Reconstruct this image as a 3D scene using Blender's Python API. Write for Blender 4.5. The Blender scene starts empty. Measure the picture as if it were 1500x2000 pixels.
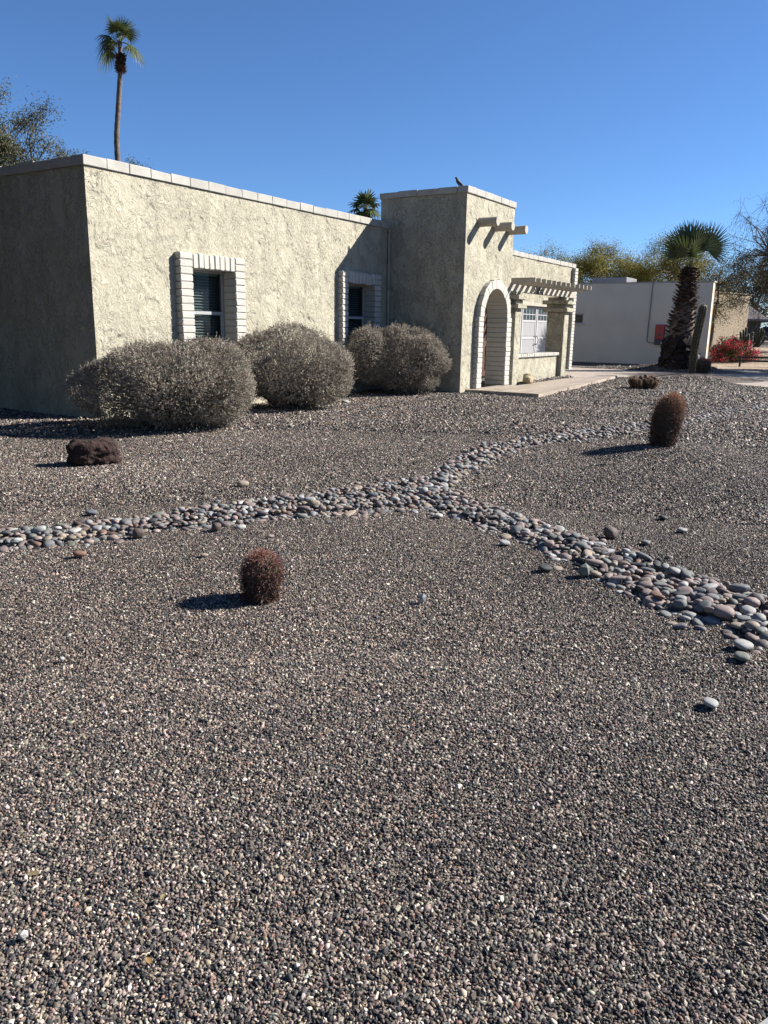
import bpy, math, random
import numpy as np
from mathutils import Vector, Matrix

rng = np.random.default_rng(7)
random.seed(7)
R = math.radians
C = bpy.context.scene.collection
SC = bpy.context.scene

# ------------------------------------------------------------------ camera, sky, sun, exposure
cam_d = bpy.data.cameras.new("camera")
cam_d.sensor_fit = 'VERTICAL'
cam_d.sensor_height = 36.0
cam_d.sensor_width = 27.0
cam_d.lens = 1521.7 / 2000 * 36.0
cam_d.clip_start = 0.05
cam_d.clip_end = 3000
cam = bpy.data.objects.new("camera", cam_d)
C.objects.link(cam)
yaw, pitch, roll = R(57.82), R(13.39), R(0.94)
fwd = Vector((math.sin(yaw) * math.cos(pitch), math.cos(yaw) * math.cos(pitch), -math.sin(pitch)))
right = Vector((math.cos(yaw), -math.sin(yaw), 0))
up = right.cross(fwd)
r2 = right * math.cos(roll) + up * math.sin(roll)
u2 = up * math.cos(roll) - right * math.sin(roll)
EYE = Vector((0, 0, 1.45))
cam.matrix_world = Matrix(((r2.x, u2.x, -fwd.x, EYE.x), (r2.y, u2.y, -fwd.y, EYE.y), (r2.z, u2.z, -fwd.z, EYE.z), (0, 0, 0, 1)))
SC.camera = cam

SUN = Vector((0.61, -0.58, 0.54)).normalized()
world = bpy.data.worlds.new("World")
SC.world = world
world.use_nodes = True
wn = world.node_tree
sky = wn.nodes.new('ShaderNodeTexSky')
sky.sky_type = 'NISHITA'
sky.sun_disc = False
sky.sun_elevation = math.asin(SUN.z)
sky.sun_rotation = math.atan2(SUN.x, SUN.y)
sky.altitude = 2000
sky.air_density = 1.0
sky.dust_density = 0.0
sky.ozone_density = 9.0
bg = wn.nodes['Background']
bg.inputs[1].default_value = 0.057
wn.links.new(sky.outputs[0], bg.inputs[0])

sun_d = bpy.data.lights.new("sun", 'SUN')
sun_d.energy = 5.0
sun_d.angle = R(0.5)
sun_d.color = (1.0, 0.96, 0.90)
sun = bpy.data.objects.new("sun", sun_d)
C.objects.link(sun)
sun.location = (20, -20, 30)
sun.rotation_euler = SUN.to_track_quat('Z', 'Y').to_euler()

SC.view_settings.view_transform = 'Standard'
SC.view_settings.look = 'None'
SC.view_settings.gamma = 1
SC.view_settings.use_curve_mapping = False
SC.view_settings.exposure = 1.4
SC.cycles.max_bounces = 6
SC.cycles.transparent_max_bounces = 12

# ------------------------------------------------------------------ helpers
def tag(o, label=None, cat=None, group=None, kind=None):
    if label: o['label'] = label
    if cat: o['category'] = cat
    if group: o['group'] = group
    if kind: o['kind'] = kind
    return o

def thing(name, label, cat, loc=(0, 0, 0), rz=0.0, group=None):
    o = bpy.data.objects.new(name, None)
    C.objects.link(o)
    o.location = loc
    o.rotation_euler = (0, 0, rz)
    o.empty_display_size = 0.2
    return tag(o, label, cat, group)

def root_loc(o):
    while o.parent is not None:
        o = o.parent
    return np.array(o.location)

class MB:
    """Collects vertices and faces (as arrays) and links them as one mesh object."""
    def __init__(self):
        self.V, self.F, self.C, self.n = [], [], [], 0
    def add(self, V, F, col=None):
        V = np.asarray(V, float).reshape(-1, 3)
        if isinstance(F, np.ndarray):
            self.F.append(F + self.n)
        else:
            by = {}
            for f in F:
                by.setdefault(len(f), []).append(f)
            for k, fs in by.items():
                self.F.append(np.array(fs, int) + self.n)
        if col is None:
            col = (1, 1, 1)
        col = np.asarray(col, float)
        if col.ndim == 1:
            col = np.tile(col[:3], (len(V), 1))
        self.C.append(col)
        self.V.append(V)
        self.n += len(V)
        return self
    def box(self, x0, x1, y0, y1, z0, z1, col=None):
        V = [(x0, y0, z0), (x1, y0, z0), (x1, y1, z0), (x0, y1, z0), (x0, y0, z1), (x1, y0, z1), (x1, y1, z1), (x0, y1, z1)]
        F = [(0, 3, 2, 1), (4, 5, 6, 7), (0, 1, 5, 4), (1, 2, 6, 5), (2, 3, 7, 6), (3, 0, 4, 7)]
        return self.add(V, F, col)
    def cbox(self, x0, x1, y0, y1, z0, z1, b=0.008, col=None, jit=0.0):
        """box with chamfered edges: 24 vertices"""
        c = np.array([(x0 + x1) / 2, (y0 + y1) / 2, (z0 + z1) / 2])
        h = np.array([(x1 - x0) / 2, (y1 - y0) / 2, (z1 - z0) / 2])
        b = min(b, h.min() * 0.8)
        V, F, idx = [], [], {}
        for s in [(a, e, f) for a in (-1, 1) for e in (-1, 1) for f in (-1, 1)]:
            for ax in range(3):
                p = h * s
                for k in range(3):
                    if k != ax:
                        p[k] = s[k] * (h[k] - b)
                idx[(s, ax)] = len(V)
                V.append(c + p)
        V = np.array(V)
        if jit:
            V = V + rng.normal(0, jit, V.shape)
        for ax in range(3):
            o1, o2 = [k for k in range(3) if k != ax]
            for sg in (-1, 1):
                q = []
                for a, e in ((-1, -1), (1, -1), (1, 1), (-1, 1)):
                    s = [0, 0, 0]; s[ax] = sg; s[o1] = a; s[o2] = e
                    q.append(idx[(tuple(s), ax)])
                F.append(q)
            for a in (-1, 1):
                for e in (-1, 1):
                    s0 = [0, 0, 0]; s1 = [0, 0, 0]
                    s0[o1] = s1[o1] = a; s0[o2] = s1[o2] = e; s0[ax] = -1; s1[ax] = 1
                    s0, s1 = tuple(s0), tuple(s1)
                    F.append([idx[(s0, o1)], idx[(s1, o1)], idx[(s1, o2)], idx[(s0, o2)]])
        for s in [(a, e, f) for a in (-1, 1) for e in (-1, 1) for f in (-1, 1)]:
            F.append([idx[(s, 0)], idx[(s, 1)], idx[(s, 2)]])
        return self.add(V, F, col)
    def tube(self, pts, rad, n=8, col=None, cap=True, squash=None):
        pts = np.asarray(pts, float)
        m = len(pts)
        rad = np.broadcast_to(np.asarray(rad, float), (m,))
        t = np.gradient(pts, axis=0) if m > 2 else np.repeat((pts[-1:] - pts[:1]), m, 0)
        t = t / (np.linalg.norm(t, axis=1, keepdims=True) + 1e-9)
        ref = np.array([0, 0, 1.0]) if abs(t[0][2]) < 0.9 else np.array([1.0, 0, 0])
        a = np.cross(t, ref); a /= np.linalg.norm(a, axis=1, keepdims=True) + 1e-9
        b = np.cross(t, a)
        th = np.linspace(0, 2 * np.pi, n, endpoint=False)
        V = pts[:, None] + rad[:, None, None] * (np.cos(th)[None, :, None] * a[:, None] + np.sin(th)[None, :, None] * b[:, None])
        V = V.reshape(-1, 3)
        i = np.arange(m - 1)[:, None] * n; k = np.arange(n)[None]; k2 = (k + 1) % n
        F = np.stack([i + k, i + k2, i + n + k2, i + n + k], -1).reshape(-1, 4)
        self.add(V, F, col)
        if cap:
            base = self.n - len(V)
            self.F.append(np.array([list(range(base, base + n))]))
            self.F.append(np.array([list(range(base + (m - 1) * n, base + m * n))[::-1]]))
        return self
    def cards(self, P, D, N, L, W, col, mid=0.45):
        n = len(P)
        D = D / (np.linalg.norm(D, axis=1, keepdims=True) + 1e-9)
        S = np.cross(D, N); S /= np.linalg.norm(S, axis=1, keepdims=True) + 1e-9
        L = np.broadcast_to(L, (n,))[:, None]; W = np.broadcast_to(W, (n,))[:, None]
        V = np.stack([P, P + D * L * mid + S * W / 2, P + D * L, P + D * L * mid - S * W / 2], 1).reshape(-1, 3)
        F = np.arange(n * 4).reshape(-1, 4)
        col = np.asarray(col, float)
        if col.ndim == 2:
            col = np.repeat(col, 4, 0)
        return self.add(V, F, col)
    def build(self, name, m, parent=None, smooth=False, world=True, recalc=False):
        V = np.concatenate(self.V); Cc = np.concatenate(self.C)
        if parent is not None and world:
            V = V - root_loc(parent)
        me = bpy.data.meshes.new(name)
        lens, loops = [], []
        for f in self.F:
            lens.append(np.full(len(f), f.shape[1])); loops.append(f.reshape(-1))
        lens = np.concatenate(lens); loops = np.concatenate(loops)
        starts = np.concatenate([[0], np.cumsum(lens)[:-1]])
        me.vertices.add(len(V)); me.loops.add(len(loops)); me.polygons.add(len(lens))
        me.vertices.foreach_set('co', V.astype(np.float32).ravel())
        me.loops.foreach_set('vertex_index', loops.astype(np.int32))
        me.polygons.foreach_set('loop_start', starts.astype(np.int32))
        me.polygons.foreach_set('use_smooth', np.full(len(lens), bool(smooth)))
        me.update(calc_edges=True)
        at = me.color_attributes.new('Col', 'FLOAT_COLOR', 'POINT')
        at.data.foreach_set('color', np.concatenate([Cc, np.ones((len(Cc), 1))], 1).astype(np.float32).ravel())
        if recalc:
            import bmesh
            bm = bmesh.new(); bm.from_mesh(me)
            bmesh.ops.recalc_face_normals(bm, faces=bm.faces)
            bm.to_mesh(me); bm.free()
        o = bpy.data.objects.new(name, me)
        C.objects.link(o)
        if m is not None:
            me.materials.append(m)
        if parent is not None:
            o.parent = parent
        return o

ALB = 0.87   # the picture is exposed for sunlit stucco; base colours are set against that exposure
def mat(name, col, rough=0.8, var=0.0, vscale=6.0, bump=None, attr=False, spec=0.3, metal=0.0, trans=0.0):
    m = bpy.data.materials.new(name)
    m.use_nodes = True
    nt = m.node_tree
    b = nt.nodes['Principled BSDF']
    b.inputs['Roughness'].default_value = rough
    b.inputs['Specular IOR Level'].default_value = spec
    b.inputs['Metallic'].default_value = metal
    col = tuple(c * ALB for c in col) + (1,)
    b.inputs['Base Color'].default_value = col
    out = None
    tc = nt.nodes.new('ShaderNodeTexCoord')
    if var > 0:
        n = nt.nodes.new('ShaderNodeTexNoise'); n.inputs['Scale'].default_value = vscale; n.inputs['Detail'].default_value = 5
        nt.links.new(tc.outputs['Object'], n.inputs['Vector'])
        r = nt.nodes.new('ShaderNodeValToRGB')
        r.color_ramp.elements[0].position = 0.3; r.color_ramp.elements[1].position = 0.7
        r.color_ramp.elements[0].color = tuple(c * (1 - var) for c in col[:3]) + (1,)
        r.color_ramp.elements[1].color = tuple(min(1, c * (1 + var)) for c in col[:3]) + (1,)
        nt.links.new(n.outputs[0], r.inputs[0])
        out = r.outputs[0]
    if attr:
        a = nt.nodes.new('ShaderNodeAttribute'); a.attribute_name = 'Col'
        x = nt.nodes.new('ShaderNodeMix'); x.data_type = 'RGBA'; x.blend_type = 'MULTIPLY'; x.inputs[0].default_value = 1
        if out is None:
            x.inputs[6].default_value = col
        else:
            nt.links.new(out, x.inputs[6])
        nt.links.new(a.outputs[0], x.inputs[7])
        out = x.outputs[2]
    if out is not None:
        nt.links.new(out, b.inputs['Base Color'])
    if bump:
        n = nt.nodes.new('ShaderNodeTexNoise'); n.inputs['Scale'].default_value = bump[0]; n.inputs['Detail'].default_value = 6
        nt.links.new(tc.outputs['Object'], n.inputs['Vector'])
        bp = nt.nodes.new('ShaderNodeBump'); bp.inputs['Strength'].default_value = bump[1]; bp.inputs['Distance'].default_value = bump[2]
        nt.links.new(n.outputs[0], bp.inputs['Height']); nt.links.new(bp.outputs[0], b.inputs['Normal'])
    if trans > 0:
        t = nt.nodes.new('ShaderNodeBsdfTranslucent')
        if out is not None: nt.links.new(out, t.inputs[0])
        else: t.inputs[0].default_value = col
        mx = nt.nodes.new('ShaderNodeMixShader'); mx.inputs[0].default_value = trans
        nt.links.new(b.outputs[0], mx.inputs[1]); nt.links.new(t.outputs[0], mx.inputs[2])
        nt.links.new(mx.outputs[0], nt.nodes['Material Output'].inputs['Surface'])
    return m

def stucco_mat(name, col, strength=1.0, scale=1.0, stain=True):
    """skip-trowel stucco: flat plateaus with torn edges"""
    col = tuple(c * ALB for c in col)
    m = bpy.data.materials.new(name); m.use_nodes = True
    nt = m.node_tree; b = nt.nodes['Principled BSDF']
    b.inputs['Roughness'].default_value = 0.9; b.inputs['Specular IOR Level'].default_value = 0.15
    N = nt.nodes.new; Lk = nt.links.new
    geo = N('ShaderNodeNewGeometry')
    # swirl the lookup a little so the strokes curve
    sw = N('ShaderNodeTexNoise'); sw.inputs['Scale'].default_value = 2.2 * scale; sw.inputs['Detail'].default_value = 2
    Lk(geo.outputs['Position'], sw.inputs['Vector'])
    va = N('ShaderNodeVectorMath'); va.operation = 'MULTIPLY_ADD'
    va.inputs[1].default_value = (0.55, 0.55, 0.55)
    Lk(sw.outputs['Color'], va.inputs[0]); Lk(geo.outputs['Position'], va.inputs[2])
    mr_ = N('ShaderNodeMapping'); mr_.inputs['Rotation'].default_value = (0, R(36), 0)
    Lk(va.outputs[0], mr_.inputs['Vector'])
    mp = N('ShaderNodeMapping'); mp.inputs['Scale'].default_value = (1.0, 1.0, 0.36)
    Lk(mr_.outputs[0], mp.inputs['Vector'])
    msk = N('ShaderNodeTexNoise'); msk.inputs['Scale'].default_value = 2.6 * scale; msk.inputs['Detail'].default_value = 3
    Lk(geo.outputs['Position'], msk.inputs['Vector'])
    mk = N('ShaderNodeMapRange'); mk.interpolation_type = 'SMOOTHSTEP'
    mk.inputs['From Min'].default_value = 0.36; mk.inputs['From Max'].default_value = 0.58; mk.inputs['To Min'].default_value = 0.15
    Lk(msk.outputs[0], mk.inputs['Value'])
    hs = []
    for sc_, lo, hi, wgt in ((11.5, 0.515, 0.526, 0.50), (22.0, 0.525, 0.537, 0.50), (42.0, 0.54, 0.562, 0.32)):
        n = N('ShaderNodeTexNoise'); n.inputs['Scale'].default_value = sc_ * scale; n.inputs['Detail'].default_value = 3.5; n.inputs['Distortion'].default_value = 0.6
        Lk(mp.outputs[0], n.inputs['Vector'])
        r = N('ShaderNodeMapRange'); r.interpolation_type = 'SMOOTHSTEP'
        r.inputs['From Min'].default_value = lo; r.inputs['From Max'].default_value = hi; r.inputs['To Max'].default_value = wgt
        Lk(n.outputs[0], r.inputs['Value'])
        mm = N('ShaderNodeMath'); mm.operation = 'MULTIPLY'; Lk(r.outputs[0], mm.inputs[0])
        if sc_ > 10: Lk(mk.outputs[0], mm.inputs[1])
        else: mm.inputs[1].default_value = 1.0
        hs.append(mm.outputs[0])
    fine = N('ShaderNodeTexNoise'); fine.inputs['Scale'].default_value = 60; fine.inputs['Detail'].default_value = 4
    Lk(geo.outputs['Position'], fine.inputs['Vector'])
    fm = N('ShaderNodeMath'); fm.operation = 'MULTIPLY'; fm.inputs[1].default_value = 0.12
    Lk(fine.outputs[0], fm.inputs[0]); hs.append(fm.outputs[0])
    acc = hs[0]
    for h in hs[1:]:
        a = N('ShaderNodeMath'); a.operation = 'ADD'; Lk(acc, a.inputs[0]); Lk(h, a.inputs[1]); acc = a.outputs[0]
    bp = N('ShaderNodeBump'); bp.inputs['Strength'].default_value = strength; bp.inputs['Distance'].default_value = 0.05
    Lk(acc, bp.inputs['Height']); Lk(bp.outputs[0], b.inputs['Normal'])
    big = N('ShaderNodeTexNoise'); big.inputs['Scale'].default_value = 0.9; big.inputs['Detail'].default_value = 6
    Lk(geo.outputs['Position'], big.inputs['Vector'])
    cr = N('ShaderNodeValToRGB'); cr.color_ramp.elements[0].position = 0.3; cr.color_ramp.elements[1].position = 0.7
    cr.color_ramp.elements[0].color = tuple(c * 0.92 for c in col) + (1,)
    cr.color_ramp.elements[1].color = tuple(min(1, c * 1.05) for c in col) + (1,)
    Lk(big.outputs[0], cr.inputs[0])
    # dirt held in the recesses of the trowel marks
    cv = N('ShaderNodeMapRange'); cv.inputs['From Min'].default_value = 0.0; cv.inputs['From Max'].default_value = 0.45
    cv.inputs['To Min'].default_value = 0.97; cv.inputs['To Max'].default_value = 1.0
    Lk(acc, cv.inputs['Value'])
    mu = N('ShaderNodeMix'); mu.data_type = 'RGBA'; mu.blend_type = 'MULTIPLY'; mu.inputs[0].default_value = 1
    Lk(cr.outputs[0], mu.inputs[6]); Lk(cv.outputs[0], mu.inputs[7])
    # faint rain streaks and weathering
    sm = N('ShaderNodeMapping'); sm.inputs['Scale'].default_value = (4.5, 4.5, 0.35)
    Lk(geo.outputs['Position'], sm.inputs['Vector'])
    sn = N('ShaderNodeTexNoise'); sn.inputs['Scale'].default_value = 1.0; sn.inputs['Detail'].default_value = 6; sn.inputs['Roughness'].default_value = 0.65
    Lk(sm.outputs[0], sn.inputs['Vector'])
    sr = N('ShaderNodeMapRange'); sr.inputs['From Min'].default_value = 0.32; sr.inputs['From Max'].default_value = 0.62
    sr.inputs['To Min'].default_value = 0.93 if strength > 0.5 else 0.985; sr.inputs['To Max'].default_value = 1.07 if strength > 0.5 else 1.0
    Lk(sn.outputs[0], sr.inputs['Value'])
    m2 = N('ShaderNodeMix'); m2.data_type = 'RGBA'; m2.blend_type = 'MULTIPLY'; m2.inputs[0].default_value = 1
    Lk(mu.outputs[2], m2.inputs[6]); Lk(sr.outputs[0], m2.inputs[7])
    Lk(m2.outputs[2], b.inputs['Base Color'])
    return m

def ground_mat(name, cols, scale, bumpd=0.012, tint=None):
    """gravel seen from afar: cells of mixed stone colours with relief"""
    m = bpy.data.materials.new(name); m.use_nodes = True
    nt = m.node_tree; b = nt.nodes['Principled BSDF']
    b.inputs['Roughness'].default_value = 0.9; b.inputs['Specular IOR Level'].default_value = 0.15
    N = nt.nodes.new; Lk = nt.links.new
    geo = N('ShaderNodeNewGeometry')
    v = N('ShaderNodeTexVoronoi'); v.inputs['Scale'].default_value = scale
    Lk(geo.outputs['Position'], v.inputs['Vector'])
    sx = N('ShaderNodeSeparateColor'); Lk(v.outputs['Color'], sx.inputs[0])
    cr = N('ShaderNodeValToRGB'); cr.color_ramp.interpolation = 'CONSTANT'
    els = cr.color_ramp.elements
    while len(els) < len(cols): els.new(0.5)
    tot = sum(w for _, w in cols); acc = 0
    for e, (c_, w) in zip(els, cols):
        e.position = acc / tot; e.color = tuple(k * ALB for k in c_) + (1,); acc += w
    Lk(sx.outputs[0], cr.inputs[0])
    big = N('ShaderNodeTexNoise'); big.inputs['Scale'].default_value = 0.5; big.inputs['Detail'].default_value = 5
    Lk(geo.outputs['Position'], big.inputs['Vector'])
    mr = N('ShaderNodeMapRange'); mr.inputs['From Min'].default_value = 0.3; mr.inputs['From Max'].default_value = 0.7
    mr.inputs['To Min'].default_value = 0.85; mr.inputs['To Max'].default_value = 1.12
    Lk(big.outputs[0], mr.inputs['Value'])
    mu = N('ShaderNodeMix'); mu.data_type = 'RGBA'; mu.blend_type = 'MULTIPLY'; mu.inputs[0].default_value = 1
    Lk(cr.outputs[0], mu.inputs[6]); Lk(mr.outputs[0], mu.inputs[7]); Lk(mu.outputs[2], b.inputs['Base Color'])
    bp = N('ShaderNodeBump'); bp.inputs['Strength'].default_value = 1.0; bp.inputs['Distance'].default_value = bumpd; bp.invert = True
    Lk(v.outputs['Distance'], bp.inputs['Height']); Lk(bp.outputs[0], b.inputs['Normal'])
    return m

def glass_mat(name, tint=(0.02, 0.025, 0.03), clear=0.55):
    m = bpy.data.materials.new(name); m.use_nodes = True
    nt = m.node_tree; b = nt.nodes['Principled BSDF']
    b.inputs['Base Color'].default_value = tuple(tint) + (1,)
    b.inputs['Roughness'].default_value = 0.03; b.inputs['Specular IOR Level'].default_value = 0.4
    t = nt.nodes.new('ShaderNodeBsdfTransparent'); t.inputs[0].default_value = (0.8, 0.85, 0.85, 1)
    mx = nt.nodes.new('ShaderNodeMixShader'); mx.inputs[0].default_value = clear
    nt.links.new(b.outputs[0], mx.inputs[1]); nt.links.new(t.outputs[0], mx.inputs[2])
    nt.links.new(mx.outputs[0], nt.nodes['Material Output'].inputs['Surface'])
    return m

PEB = [((0.022, 0.023, 0.026), 12), ((0.05, 0.05, 0.053), 14), ((0.095, 0.092, 0.085), 14), ((0.14, 0.108, 0.098), 12), ((0.17, 0.15, 0.13), 13),
       ((0.24, 0.19, 0.15), 10), ((0.33, 0.28, 0.23), 11), ((0.48, 0.43, 0.37), 9), ((0.26, 0.16, 0.12), 2), ((0.66, 0.62, 0.55), 2.5)]
PEB = [((c[0] * 0.815, c[1] * 0.765, c[2] * 0.73), w) for c, w in PEB]
M = {}
M['ground'] = ground_mat('gravel_ground', PEB, 90)
M['bed'] = mat('soil_between_pebbles', (0.07, 0.06, 0.052), 0.95, 0.3, 20)
M['pebble'] = mat('pebbles', (1, 1, 1), 0.7, 0.12, 300, attr=True, spec=0.35)
M['stucco'] = stucco_mat('cream_stucco', (0.440, 0.405, 0.310), 1.0)
M['stucco_far'] = stucco_mat('neighbour_stucco', (0.68, 0.605, 0.49), 0.12, 0.6)
M['stucco_tan'] = stucco_mat('tan_stucco', (0.36, 0.285, 0.195), 0.25, 0.6)
M['brick'] = mat('white_painted_brick', (0.44, 0.415, 0.365), 0.75, 0.06, 14, bump=(38, 0.5, 0.012))
M['mortar'] = mat('painted_mortar', (0.26, 0.245, 0.21), 0.9, 0.1, 20)
M['cap'] = mat('painted_cap_block', (0.37, 0.352, 0.31), 0.8, 0.12, 5, bump=(30, 0.35, 0.01))
M['wood_paint'] = mat('painted_timber', (0.37, 0.335, 0.27), 0.75, 0.14, 7, bump=(25, 0.3, 0.006))
M['alu'] = mat('white_aluminium', (0.33, 0.33, 0.325), 0.4, 0.04, 10, spec=0.5)
M['glass'] = glass_mat('window_glass', clear=0.78)
M['dark_glass'] = glass_mat('dark_glass', (0.015, 0.016, 0.018), clear=0.15)
M['blind'] = mat('blind_slats', (0.66, 0.67, 0.62), 0.5)
M['door_white'] = mat('white_door_paint', (0.43, 0.42, 0.415), 0.5, 0.03, 6)
M['groove'] = mat('door_groove', (0.16, 0.16, 0.165), 0.7)
M['iron'] = mat('black_iron', (0.02, 0.02, 0.02), 0.5, spec=0.5)
M['brown_door'] = mat('brown_wood_door', (0.09, 0.05, 0.03), 0.5, 0.2, 8)
M['roof'] = mat('flat_roof', (0.35, 0.34, 0.32), 0.9, 0.1, 4)
M['concrete'] = mat('pink_concrete', (0.32, 0.27, 0.225), 0.85, 0.1, 1.5, bump=(80, 0.2, 0.004))
M['grey_conc'] = mat('grey_concrete', (0.28, 0.28, 0.27), 0.85, 0.1, 3, bump=(80, 0.2, 0.004))
M['pale_conc'] = mat('pale_concrete', (0.42, 0.36, 0.31), 0.85, 0.08, 1.5)
M['lava'] = mat('dark_lava_rock', (0.034, 0.018, 0.015), 0.95, 0.5, 9, bump=(22, 1.0, 0.04))
M['leaf_sage'] = mat('sage_leaves', (1, 1, 1), 0.8, attr=True, trans=0.18, spec=0.15)
M['twig'] = mat('grey_twigs', (0.13, 0.105, 0.08), 0.9, 0.2, 20)
M['leaf'] = mat('tree_leaves', (1, 1, 1), 0.6, attr=True, trans=0.25, spec=0.2)
M['bark'] = mat('tree_bark', (0.10, 0.08, 0.06), 0.9, 0.3, 8, bump=(15, 0.6, 0.02))
M['palm_bark'] = mat('palm_bark', (0.13, 0.098, 0.075), 0.9, 0.35, 5, bump=(12, 0.8, 0.03), attr=True)
M['palm_leaf'] = mat('palm_leaves', (1, 1, 1), 0.45, attr=True, trans=0.2, spec=0.4)
M['cactus_skin'] = mat('cactus_skin', (0.055, 0.06, 0.033), 0.6, 0.25, 12, attr=True)
M['spine'] = mat('cactus_spines', (1, 1, 1), 0.5, attr=True, trans=0.12, spec=0.3)
M['rock_pale'] = mat('pale_boulder', (0.30, 0.235, 0.145), 0.85, 0.25, 9, bump=(14, 0.7, 0.03))
M['petal'] = mat('bougainvillea_bracts', (1, 1, 1), 0.6, attr=True, trans=0.35)
M['metal_grey'] = mat('grey_painted_metal', (0.20, 0.20, 0.205), 0.5, 0.05, 6, spec=0.5)
M['conduit'] = mat('grey_conduit', (0.22, 0.22, 0.22), 0.5, spec=0.5)
M['red_box'] = mat('red_painted_metal', (0.36, 0.02, 0.025), 0.45, 0.05, 6, spec=0.5)
M['dark_box'] = mat('dark_grey_plastic', (0.07, 0.07, 0.075), 0.5)
M['shingle'] = mat('grey_shingles', (0.24, 0.21, 0.20), 0.9, 0.2, 3, bump=(8, 0.6, 0.05))
M['dark_wall'] = mat('brown_wall', (0.10, 0.08, 0.06), 0.9, 0.2, 2)
M['rail_wood'] = mat('dark_rail_wood', (0.06, 0.045, 0.04), 0.8, 0.2, 6)
M['car_paint'] = mat('dark_blue_paint', (0.015, 0.02, 0.05), 0.25, spec=0.6)
M['tyre'] = mat('tyre_rubber', (0.02, 0.02, 0.02), 0.8)
M['chrome'] = mat('wheel_metal', (0.4, 0.4, 0.42), 0.35, metal=0.8)
M['feather'] = mat('dark_feathers', (0.022, 0.025, 0.035), 0.6, 0.2, 30)
M['dry_leaf'] = mat('dry_yellow_leaf', (1, 1, 1), 0.7, attr=True, trans=0.2)
M['asphalt'] = mat('asphalt', (0.06, 0.06, 0.062), 0.9, 0.15, 4)
M['tan_gravel'] = ground_mat('tan_gravel', [((0.14, 0.10, 0.07), 3), ((0.30, 0.22, 0.15), 4), ((0.42, 0.33, 0.23), 4), ((0.52, 0.44, 0.33), 2)], 40)

# walkway: long wood-look porcelain planks
def plank_mat():
    m = bpy.data.materials.new('plank_tiles'); m.use_nodes = True
    nt = m.node_tree; b = nt.nodes['Principled BSDF']; b.inputs['Roughness'].default_value = 0.55
    N = nt.nodes.new; Lk = nt.links.new
    tc = N('ShaderNodeNewGeometry')
    br = N('ShaderNodeTexBrick'); br.inputs['Scale'].default_value = 1.0
    br.inputs['Brick Width'].default_value = 1.2; br.inputs['Row Height'].default_value = 0.2; br.inputs['Mortar Size'].default_value = 0.008
    br.inputs['Color1'].default_value = (0.345, 0.290, 0.226, 1); br.inputs['Color2'].default_value = (0.265, 0.213, 0.160, 1); br.inputs['Mortar'].default_value = (0.110, 0.092, 0.072, 1)
    Lk(tc.outputs['Position'], br.inputs['Vector'])
    mp = N('ShaderNodeMapping'); mp.inputs['Scale'].default_value = (1.2, 14, 1)
    n = N('ShaderNodeTexNoise'); n.inputs['Scale'].default_value = 2; n.inputs['Detail'].default_value = 5
    Lk(tc.outputs['Position'], mp.inputs['Vector']); Lk(mp.outputs[0], n.inputs['Vector'])
    mr = N('ShaderNodeMapRange'); mr.inputs['From Min'].default_value = 0.3; mr.inputs['From Max'].default_value = 0.7; mr.inputs['To Min'].default_value = 0.8; mr.inputs['To Max'].default_value = 1.15
    Lk(n.outputs[0], mr.inputs['Value'])
    mu = N('ShaderNodeMix'); mu.data_type = 'RGBA'; mu.blend_type = 'MULTIPLY'; mu.inputs[0].default_value = 1
    Lk(br.outputs['Color'], mu.inputs[6]); Lk(mr.outputs[0], mu.inputs[7]); Lk(mu.outputs[2], b.inputs['Base Color'])
    return m
M['plank'] = plank_mat()

# ------------------------------------------------------------------ terrain
def sstep(a, b, x):
    t = np.clip((x - a) / (b - a), 0, 1)
    return t * t * (3 - 2 * t)

def terrain(x, y):
    x = np.asarray(x, float); y = np.asarray(y, float)
    h = 0.018 * np.sin(0.9 * x + 0.3) * np.sin(0.8 * y + 1.0) + 0.010 * np.sin(2.3 * x + 1.7 * y)
    h = h * sstep(1.0, 3.0, np.hypot(x, y)) * (1 - sstep(20, 26, x))
    h = h + 0.17 * np.exp(-((x - 26.0) / 1.5) ** 2 - ((y - 5.0) / 1.5) ** 2)
    h = h + 0.30 * np.exp(-((x - 30.9) / 1.2) ** 2 - ((y - 6.6) / 1.6) ** 2)
    h = h + 0.5 * sstep(39, 48, x)
    h = h + 0.10 * np.exp(-((x - 9.6) ** 2 + (y - 2.1) ** 2) / 0.8 ** 2)
    h = h + 0.09 * sstep(18.3, 18.8, x) * sstep(7.2, 7.75, y) * (1 - sstep(22.4, 23.2, x))
    return h

def sheet(xs, ys, m, name, off=0.0, inside=None, **kw):
    X, Y = np.meshgrid(xs, ys, indexing='ij')
    Z = terrain(X, Y) + off
    V = np.stack([X, Y, Z], -1).reshape(-1, 3)
    nx, ny = len(xs), len(ys)
    i = np.arange(nx - 1)[:, None] * ny + np.arange(ny - 1)[None]
    F = np.stack([i, i + ny, i + ny + 1, i + 1], -1).reshape(-1, 4)
    if inside is not None:
        c = V[F].mean(1)
        F = F[inside(c[:, 0], c[:, 1])]
    mb = MB(); mb.add(V, F)
    return mb.build(name, m, smooth=True, **kw)

def lines(*segs):
    out = []
    for a, b, s in segs:
        out.extend(np.arange(a, b, s))
    return np.array(out + [segs[-1][1]])

g = sheet(lines((-800, -80, 90), (-80, -8, 6), (-8, 34, 0.2), (34, 60, 1.0), (60, 140, 8), (140, 1200, 90)),
          lines((-800, -80, 90), (-80, -8, 6), (-8, 14, 0.2), (14, 30, 1.0), (30, 140, 8), (140, 1200, 90)), M['ground'], 'ground')
tag(g, kind='structure')

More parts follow.
